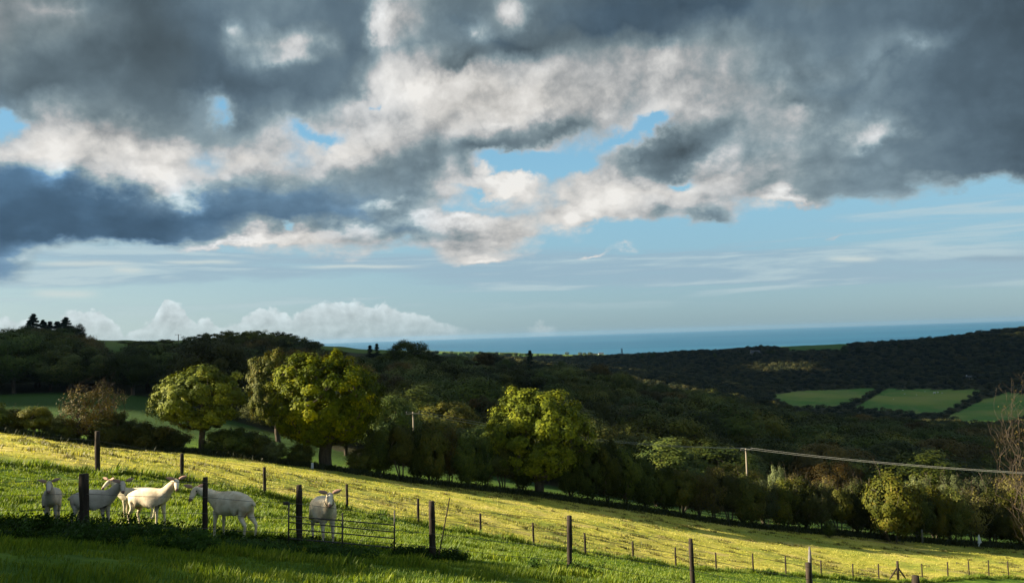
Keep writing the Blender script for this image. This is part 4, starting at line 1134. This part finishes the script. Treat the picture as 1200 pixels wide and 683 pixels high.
# ================================================================== GOATS
def rotz(v, a): return Vector((v[0] * math.cos(a) - v[1] * math.sin(a), v[0] * math.sin(a) + v[1] * math.cos(a), v[2]))
def bake(o):
    dg = bpy.context.evaluated_depsgraph_get(); dg.update()
    me = bpy.data.meshes.new_from_object(o.evaluated_get(dg)); o.modifiers.clear(); old = o.data; o.data = me
    return me
def goat(label, loc, heading, neck_yaw=0, neck_up=.75, head_yaw=0, mat='coat', sc=1.0, fat=1.0, collar=False, udder=False, legs=(0, 0, 0, 0), group='goats watching from behind the fence'):
    """heading: world angle of the body's forward axis; head_yaw: direction of the muzzle relative to the body"""
    root = empty('goat', loc, heading); root.scale = (sc,) * 3
    tag(root, label, 'goat', group)
    ny = R(neck_yaw); hyw = R(head_yaw)
    nd = Vector((math.cos(ny) * math.cos(neck_up), math.sin(ny) * math.cos(neck_up), math.sin(neck_up)))
    nb = Vector((.36, 0, .70)); poll = nb + nd * .36 + Vector((.02, 0, 0))
    hd = Vector((math.cos(hyw), math.sin(hyw), -.72)).normalized()
    V = []; E = []; Rd = []
    def v(p, r, parent=None):
        V.append(tuple(p)); Rd.append(r if hasattr(r, '__len__') else (r, r))
        if parent is not None: E.append((parent, len(V) - 1))
        return len(V) - 1
    pel = v((-.34, 0, .66), (.125, .13))
    lo = v((-.20, 0, .64), (.145 * fat, .155 * fat), pel); ba = v((0, 0, .61), (.165 * fat, .185 * fat), lo)
    ch = v((.19, 0, .62), (.145, .18), ba); wi = v((.33, 0, .66), (.115, .145), ch)
    n1 = v(nb + nd * .14 + Vector((0, 0, .0)), (.085, .11), wi); n2 = v(nb + nd * .27, (.062, .08), n1)
    po = v(poll, (.064, .074), n2)
    f1 = v(poll + hd * .09, (.056, .062), po); f2 = v(poll + hd * .18, (.042, .046), f1); f3 = v(poll + hd * .245, (.033, .034), f2)
    f4 = v(poll + hd * .272, (.020, .020), f3)
    ru = v((-.45, 0, .635), (.085, .09), pel); ta = v((-.50, 0, .65), (.03, .03), ru); tb = v((-.55, 0, .60), (.022, .022), ta)
    for s, lg in ((1, legs[0]), (-1, legs[1])):
        a = v((-.36, s * .085, .52), (.075, .095), pel); b = v((-.30 + lg * .5, s * .095, .42), (.050, .065), a)
        c = v((-.41 + lg * .8, s * .095, .27), (.024, .028), b); d_ = v((-.37 + lg, s * .095, .07), (.019, .019), c); v((-.355 + lg, s * .095, .0), (.022, .022), d_)
    for s, lg in ((1, legs[2]), (-1, legs[3])):
        a = v((.25, s * .075, .50), (.055, .075), ch); b = v((.24 + lg * .4, s * .085, .40), (.036, .045), a)
        c = v((.255 + lg * .8, s * .085, .235), (.025, .027), b); d_ = v((.25 + lg, s * .085, .07), (.018, .018), c); v((.265 + lg, s * .085, .0), (.021, .021), d_)
    me = bpy.data.meshes.new('body'); me.from_pydata(V, E, []); me.update()
    o = bpy.data.objects.new('body', me); COL.objects.link(o); o.parent = root
    md = o.modifiers.new('Skin', 'SKIN'); md.use_smooth_shade = True
    for i, r in enumerate(Rd):
        sv = me.skin_vertices[0].data[i]; sv.radius = r; sv.use_root = (i == 0)
    ss = o.modifiers.new('Sub', 'SUBSURF'); ss.levels = 2; ss.render_levels = 2
    bm_ = bake(o); bm_.name = 'goat_body'; bm_.materials.clear(); bm_.materials.append(M[mat])
    side = Vector((-math.sin(hyw), math.cos(hyw), 0)); upv = side.cross(hd) * -1
    if upv.z < 0: upv = -upv
    for s in (1, -1):
        # leaf-shaped ear, held out sideways
        base = poll + side * s * .045 + upv * .035 - hd * .005
        tip_d = (side * s + upv * .25 + Vector((0, 0, .10))).normalized(); wd = hd * .5 + upv * -.5; wd = (wd - tip_d * wd.dot(tip_d)).normalized(); nn = tip_d.cross(wd)
        mb = MB(); ring = []
        prof = [(0, .018, .016), (.03, .030, .014), (.07, .036, .010), (.11, .028, .008), (.145, .012, .006), (.16, .003, .003)]
        for (t, w_, th_) in prof:
            for k in range(8):
                an = 2 * PI * k / 8; mb.v.append(tuple(base + tip_d * t + wd * w_ * math.cos(an) + nn * (th_ * math.sin(an) + .006 * math.cos(an) ** 2)))
        for i in range(len(prof) - 1):
            for k in range(8): a0 = i * 8 + k; a1 = i * 8 + (k + 1) % 8; mb.f.append([a0, a1, a1 + 8, a0 + 8])
        mb.f.append(list(range(8))[::-1]); mb.f.append([(len(prof) - 1) * 8 + k for k in range(8)])
        mb.build('ear', M['ear'], root, True)
        mb = MB(); c_ = poll + hd * .075 + side * s * .049 + upv * .018
        for i in range(5):
            ph = PI * i / 4
            for k in range(8):
                th_ = 2 * PI * k / 8; mb.v.append(tuple(c_ + Vector((math.cos(th_) * math.sin(ph), math.sin(th_) * math.sin(ph), math.cos(ph))) * .0125))
        for i in range(4):
            for k in range(8): a0 = i * 8 + k; a1 = i * 8 + (k + 1) % 8; mb.f.append([a0, a1, a1 + 8, a0 + 8])
        mb.build('eye', M['eye'], root, True)
    mb = MB(); mb.tube([poll + hd * .242, poll + hd * .264, poll + hd * .284], [.035, .031, .014], 10); mb.build('muzzle', M['nose'], root, True)
    for (fx1, fs) in ((-.355 + legs[0], .095), (-.355 + legs[1], -.095), (.265 + legs[2], .085), (.265 + legs[3], -.085)):
        mb = MB(); mb.tube([(fx1, fs, -.02), (fx1 + .004, fs, .012), (fx1, fs, .045)], [.030, .029, .024], 8); mb.build('hoof', M['hoof'], root, True)
    if collar:
        mb = MB(); c_ = nb + nd * .17; t1 = Vector((-nd.y, nd.x, 0)).normalized(); t2 = nd.cross(t1)
        mb.tube([c_ + t1 * .075 * math.cos(a) + t2 * .095 * math.sin(a) for a in [2 * PI * k / 16 for k in range(17)]], .010, 6, False)
        mb.build('collar', M['collar'], root, True)
    if udder:
        mb = MB(); mb.tube([(-.28, 0, .52), (-.27, 0, .46), (-.26, 0, .40), (-.26, 0, .37)], [.07, .085, .06, .02], 10); mb.build('udder', M['ear'], root, True)
    return root

def gp(px, dist, dz=.0): p = stand(px, dist); return (p[0], p[1], p[2] + dz)
goat('grey shaded goat facing us with ears spread, leftmost of the herd', gp(61, 18.0), R(-66), 0, .95, 0, 'coatshade', 1.02, fat=1.2)
goat('goat in shade half hidden by the thick left post, head turned to us', gp(110, 17.7), R(-8), -8, .72, -58, 'coatshade', 1.05, fat=1.2)
goat('pale goat mostly hidden, its face just showing behind the shaded goat', gp(160, 20.6), R(184), 0, .85, 60, 'coat', .98)
goat('cream goat standing side on with its head raised towards us at its right end', gp(176, 19.2), R(-16), 0, .80, -52, 'coat', 1.12, fat=1.22, udder=True, legs=(.05, -.03, .02, -.04))
goat('heavy cream goat side on, head at its left end behind a post', gp(271, 17.7), R(154), 22, .42, 112, 'coat', 1.2, fat=1.28, udder=True, legs=(.0, -.08, .05, .0))
goat('cream goat facing us behind the metal hurdle with a dark collar', gp(380, 17.5), R(-62), -12, .82, -18, 'coat', 1.16, fat=1.42, collar=True)

# ================================================================== POWER LINE, BUILDINGS
def power_pole(px, top, dist, label, h=None, arm=1.6, r=.13, hmin=7):
    pt = Vector(at(px, top, dist)); gz = h1(pt.x, pt.y); hgt = pt.z - gz
    root = empty('power_pole', (pt.x, pt.y, gz)); tag(root, label, 'power pole', 'power poles')
    mb = MB(); mb.tube([(0, 0, -.5), (0, 0, hgt * .5), (0, 0, hgt + .15)], [r, r * .9, r * .75], 8); mb.build('shaft', M['pole'], root, True)
    mb = MB(); mb.box((0, -r, hgt - .05), (arm, .12, .12)); mb.build('crossarm', M['pole'], root)
    out = []
    for sx in (-.46, .46):
        mb = MB(); mb.tube([(arm * sx, -r, hgt), (arm * sx, -r, hgt + .12), (arm * sx, -r, hgt + .22)], [.03, .06, .03], 7); mb.build('insulator', M['slate'], root, True)
        out.append(Vector((pt.x + arm * sx, pt.y - r, gz + hgt + .22)))
    return out
a1 = power_pole(484, 484, 93, 'thin pale pole with crossarm in front of the dark wood left of centre', arm=1.5, r=.10)
a2 = power_pole(874, 526.5, 118, 'pale power pole rising out of the hedgerow right of centre', arm=1.5, r=.13)
power_pole(38, 381, 420, 'faint crossarmed pole left of the tallest conifer on the skyline', arm=2.4, r=.16)
power_pole(122.5, 400, 380, 'little T shaped pole on the open bit of the left skyline', arm=2.6, r=.16)
power_pole(209, 392, 360, 'double topped pole rising from the wood on the left skyline', arm=2.6, r=.2)
a3 = [Vector(at(1330, 561, 84)), Vector(at(1330, 559.5, 84.5))]
a0_ = [Vector(at(300, 470, 200)), Vector(at(300, 468, 200))]
def span(a, b, sag, n=24): return [a.lerp(b, i / n) - Vector((0, 0, sag * 4 * (i / n) * (1 - i / n))) for i in range(n + 1)]
mb = MB()
for k in (0, 1):
    mb.tube(span(a1[k], a2[k], 1.0) + span(a2[k], a3[k], .5)[1:], [.018] * 25 + [.012] * 24, 5, False)
o = mb.build('power_cable', M['cable']); tag(o, 'pair of pale overhead cables strung from pole to pole above the hedgerow', 'cable')

# lattice mast on the headland ridge
p_ = stand(729, 1590); hm = at(729, 408, 1590)[2] - p_[2]
root = empty('radio_mast', tuple(p_)); tag(root, 'thin dark mast on the ridge against the sea', 'mast')
mb = MB()
for sx, sy in ((-1, -1), (1, -1), (1, 1), (-1, 1)): mb.tube([(sx * 1.6, sy * 1.6, -1), (sx * .9, sy * .9, hm)], .35, 4)
mb.build('legs', M['iron'], root)
mb = MB(); k = 0
while k * 4 < hm - 2:
    z = k * 4; w_ = 1.6 - .7 * z / hm
    mb.tube([(-w_, -w_, z), (w_, -w_, z + 4)], .2, 4); mb.tube([(w_, w_, z), (-w_, w_, z + 4)], .2, 4); k += 1
mb.build('lattice', M['iron'], root)

def cottage(name, label, px, dist, w, dpt, hw, hr, wallm, rot=0.0, chim=True):
    p_ = stand(px, dist); root = empty(name, (p_[0], p_[1], p_[2]), rot); tag(root, label, 'house')
    mb = MB(); x, y = w / 2, dpt / 2
    mb.v = [(-x,-y,-3),(x,-y,-3),(x,y,-3),(-x,y,-3),(-x,-y,hw),(x,-y,hw),(x,y,hw),(-x,y,hw),(-x,0,hw+hr),(x,0,hw+hr)]
    mb.f = [[0,1,5,4],[2,3,7,6],[1,2,6,9,5],[3,0,4,8,7]]
    mb.build('wall', wallm, root)
    mb = MB(); e = .4
    for s in (-1, 1):
        n = len(mb.v); sl = hr / y
        a_ = [(-x - e, s * (y + e), hw - e * sl + .05), (x + e, s * (y + e), hw - e * sl + .05), (x + e, 0, hw + hr + .05), (-x - e, 0, hw + hr + .05)]
        mb.v += a_ + [(q[0], q[1], q[2] + .25) for q in a_]
        for f in ((0,1,2,3),(4,7,6,5),(0,4,5,1),(1,5,6,2),(3,2,6,7),(0,3,7,4)): mb.f.append([n + i for i in f])
    rf = mb.build('roof', M['slate'], root)
    if chim:
        mb = MB(); mb.box((-x + .6, 0, hw + hr + .5), (.8, .8, 1.6)); mb.build('chimney', wallm, rf)
    for k in range(3):
        mb = MB(); mb.box((-x + w * (k + .75) / 3.5, -y - .03, hw * .55), (w * .1, .06, hw * .3)); mb.build('window', M['glass'], root)
    return root
cottage('stone_cottage', 'dark roofed stone cottage alone on the ridge skyline', 885, 1545, 16, 9, 4.0, 4.2, M['stone'])
cottage('white_cottage', 'tiny white cottage half buried in the wooded hillside at the right', 1136, 1180, 8, 6, 4, 2.5, M['render'])
cottage('white_farmhouse', 'left of two white farm buildings on the far headland', 698, 2350, 11, 9, 4.5, 2.5, M['render'], chim=False)
cottage('white_farmhouse', 'right of two white farm buildings on the far headland, the brighter one', 704.5, 2330, 13, 9, 6, 3, M['render'])

# pale boulders and sheep specks in the middle far field
for i, (px, py, w_) in enumerate([(1058, 457.5, .8), (1060, 462, .8), (1074, 463, .7), (1095, 461.5, 1.9), (1099, 460.5, 1.4), (1104, 461, .9), (1084, 459, .6), (1047, 468, .6)]):
    p_ = ground(px, py, 600, 1400)
    big = w_ > 1.2
    mb = MB(); L_s = w_ * 1.6
    mb.tube([(-L_s / 2, 0, w_ * .75), (-L_s * .3, 0, w_ * .8), (0, 0, w_ * .82), (L_s * .3, 0, w_ * .85), (L_s / 2, 0, w_ * .85)], [w_ * .25, w_ * .42, w_ * .48, w_ * .42, w_ * .2], 8)
    mb.tube([(L_s * .45, 0, w_ * .95), (L_s * .62, 0, w_ * 1.05), (L_s * .75, 0, w_ * .9)], [w_ * .18, w_ * .17, w_ * .1], 6)
    for sx in (-.33, .33):
        for sy in (-.2, .2): mb.tube([(L_s * sx, w_ * sy, 0), (L_s * sx, w_ * sy, w_ * .6)], w_ * .08, 5)
    o = mb.build('grazing_sheep', M['sheepwool'], None, True); o.location = p_; o.rotation_euler.z = rs.uniform(-.6, .6)
    tag(o, 'white speck of a sheep grazing in the middle far field', 'sheep', 'sheep in the middle far field')

# ================================================================== GRASS
rs = np.random.default_rng(17)
def blades(xs, ys, hgt, wid, lean=.45, k=1, seed=0):
    """single bent blades, two triangles each as one 4-gon"""
    n = len(xs); zs = H(xs, ys) - .02
    a = rs.uniform(0, 2 * PI, n); ln = rs.uniform(.1, 1, n) * lean * hgt
    dxx = np.cos(a) * ln + .12 * hgt; dyy = np.sin(a) * ln
    b = a + PI / 2 + rs.normal(0, .5, n); wx = np.cos(b) * wid / 2; wy_ = np.sin(b) * wid / 2
    P0 = np.stack([xs - wx, ys - wy_, zs], 1); P1 = np.stack([xs + wx, ys + wy_, zs], 1)
    mx = xs + dxx * .35; my = ys + dyy * .35
    P2 = np.stack([mx + wx * .8, my + wy_ * .8, zs + hgt * .6], 1)
    P3 = np.stack([xs + dxx, ys + dyy, zs + hgt * .97], 1)
    return np.stack([P0, P1, P2, P3], 1).reshape(-1, 3)
def scatter(n, y0, y1, mode='near'):
    """points spread evenly per seen angle between distances y0 and y1"""
    yy = (1 / (1 / y0 - rs.random(n) * (1 / y0 - 1 / y1))) if mode == 'ang' else np.sqrt(y0 ** 2 + rs.random(n) * (y1 ** 2 - y0 ** 2))
    return rs.uniform(-.76, .76, n) * (yy + 1.5), yy
def grass_mat(name, cols, trans=.45):
    m, nt = new_mat(name); g = G(nt)
    rnd = g.attr('rnd').outputs['Fac']; pos = g.node('ShaderNodeNewGeometry').outputs['Position']
    n = g.noise(pos, .8, 4, .6)
    f = g.sat(g.add(g.mul(rnd, .5), g.mul(g.sub(n, .25), 1.0)))
    c = g.ramp(f, [(i / (len(cols) - 1), c) for i, c in enumerate(cols)])
    dd = g.node('ShaderNodeBsdfPrincipled', inp={'Base Color': c, 'Roughness': .55}); dd.inputs['Specular IOR Level'].default_value = .3
    t = g.node('ShaderNodeBsdfTranslucent'); g.put(t.inputs['Color'], g.mix(1.0, c, (1.3, 1.25, .5, 1), 'MULTIPLY'))
    mx = g.node('ShaderNodeMixShader'); mx.inputs[0].default_value = trans; g.l.new(dd.outputs[0], mx.inputs[1]); g.l.new(t.outputs[0], mx.inputs[2])
    o = g.node('ShaderNodeOutputMaterial'); g.l.new(mx.outputs[0], o.inputs[0]); return m
gm = grass_mat('lush_grass', [(.035, .07, .012), (.085, .145, .015), (.17, .23, .018), (.31, .32, .04)])
x_, y_ = scatter(620000, 4.5, 34)
kp = (y_ < fence_y(x_) + .4) & (fbm(x_ / .35, y_ / .35, 77, 2) > .26)
x_, y_ = x_[kp], y_[kp]
tuft = np.clip((fbm(x_ / .9, y_ / .9, 31, 3) - .3) / .35, .15, 1.2)
hg = (.05 + .13 * tuft) * rs.uniform(.6, 1.3, len(x_))
V1 = blades(x_, y_, hg * np.interp(y_, [5, 14], [.6, 1]), np.interp(y_, [5, 12, 34], [.006, .013, .032]))
x2, y2 = scatter(140000, 30, 58)
kp = (y2 < fence_y(x2) + .3); x2, y2 = x2[kp], y2[kp]
V2 = blades(x2, y2, (.05 + .1 * rs.random(len(x2))), np.full(len(x2), .035))
# long tufts in a line under both fences
fx2 = rs.uniform(-25, 50, 26000); fy2 = fence_y(fx2) + rs.normal(.05, .22, len(fx2))
V3 = blades(fx2, fy2, rs.uniform(.12, .38, len(fx2)) * np.clip(fbm(fx2 / 1.2, fy2, 9, 3) * 1.9, .3, 1.3), np.full(len(fx2), .025))
VV_ = np.concatenate([V1, V2, V3])
mm = quads_mesh('lush_grass', VV_, 4, rs.random(len(VV_) // 4))
tag(link('lush_grass', mm, gm), 'lush green grass between the two fences and in the foreground', 'grass', kind='stuff')
gd = grass_mat('grazed_grass', [(.18, .21, .022), (.33, .335, .05), (.45, .42, .085), (.53, .46, .15)], .4)
x_, y_ = scatter(330000, 24, 100)
kp = (y_ > fence_y(x_) + .1) & (y_ < hedge_y(x_) + 1) & (fbm(x_ / .8, y_ / .8, 87, 3) > .40)
x_, y_ = x_[kp], y_[kp]
V1 = blades(x_, y_, (.03 + .09 * rs.random(len(x_)) ** 2 + .08 * np.clip(fbm(x_ / 3, y_ / 1.1, 41, 3) - .5, 0, 1)), .012 + .0007 * y_, lean=.8)
mm = quads_mesh('grazed_grass', V1, 4, rs.random(len(V1) // 4))
tag(link('grazed_grass', mm, gd), 'short yellowing grazed grass of the wide sunlit pasture', 'grass', kind='stuff')
# verge grass under the hedge and field behind it
tx_, ty_ = scatter(2600, 26, 95)
kp = (ty_ > fence_y(tx_) + .6) & (ty_ < hedge_y(tx_) - 1) & (fbm(tx_ / 6, ty_ / 3, 51, 3) > .42)
tx_, ty_ = tx_[kp], ty_[kp]; k_ = 55
bx = np.repeat(tx_, k_) + rs.normal(0, 1, len(tx_) * k_) * np.repeat(rs.uniform(.1, .45, len(tx_)), k_); by = np.repeat(ty_, k_) + rs.normal(0, .12, len(tx_) * k_)
V1 = blades(bx, by, rs.uniform(.06, .24, len(bx)), np.full(len(bx), .035))
mm = quads_mesh('tussocks', V1, 4, rs.random(len(V1) // 4))
tag(link('tussocks', mm, grass_mat('tussock_grass', [(.04, .06, .012), (.09, .10, .018), (.16, .14, .035), (.24, .17, .07)], .3)), 'dark flecks of ungrazed tussock grass dotted over the sunlit pasture', 'grass', kind='stuff')
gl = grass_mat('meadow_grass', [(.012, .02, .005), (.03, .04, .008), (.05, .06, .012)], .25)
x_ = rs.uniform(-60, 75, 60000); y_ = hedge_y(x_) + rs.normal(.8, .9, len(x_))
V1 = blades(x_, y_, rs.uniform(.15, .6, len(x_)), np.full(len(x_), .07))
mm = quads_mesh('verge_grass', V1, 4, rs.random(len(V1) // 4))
tag(link('verge_grass', mm, gl), 'rough tall grass and weeds along the foot of the hedgerow', 'grass', kind='stuff')

# nettles and docks along the near fence: broad-leaved clumps
wm = leaf_mat('weed_leaves', [(.012, .028, .005), (.024, .05, .008), (.045, .085, .012)], .3)
cs = []
for i in range(330):
    px = rs.uniform(-60, 420) if i < 240 else rs.choice([rs.uniform(620, 700), rs.uniform(470, 540)])
    d_ = 16.3 + rs.normal(-.3, .6) if i < 240 else 17.2 + rs.normal(0, .25)
    if px < 250 and i < 140: d_ = rs.uniform(13.5, 16.8)
    p_ = stand(px, d_)
    hh_ = rs.uniform(.12, .40) * (1.0 if px < 250 else .38)
    for q in range(4): cs.append([p_[0] + rs.normal(0, .16), p_[1] + rs.normal(0, .16), p_[2] + hh_ * rs.uniform(.2, 1)])
cs = np.array(cs)
V, rnd = leaf_cards(cs, 34, np.full(len(cs), .12), .055, rs, shell=.1, aspect=.6)
tag(link('weeds', quads_mesh('weeds', V, 4, rnd), wm), 'nettles and docks growing thickly along the near fence', 'weeds', kind='stuff')
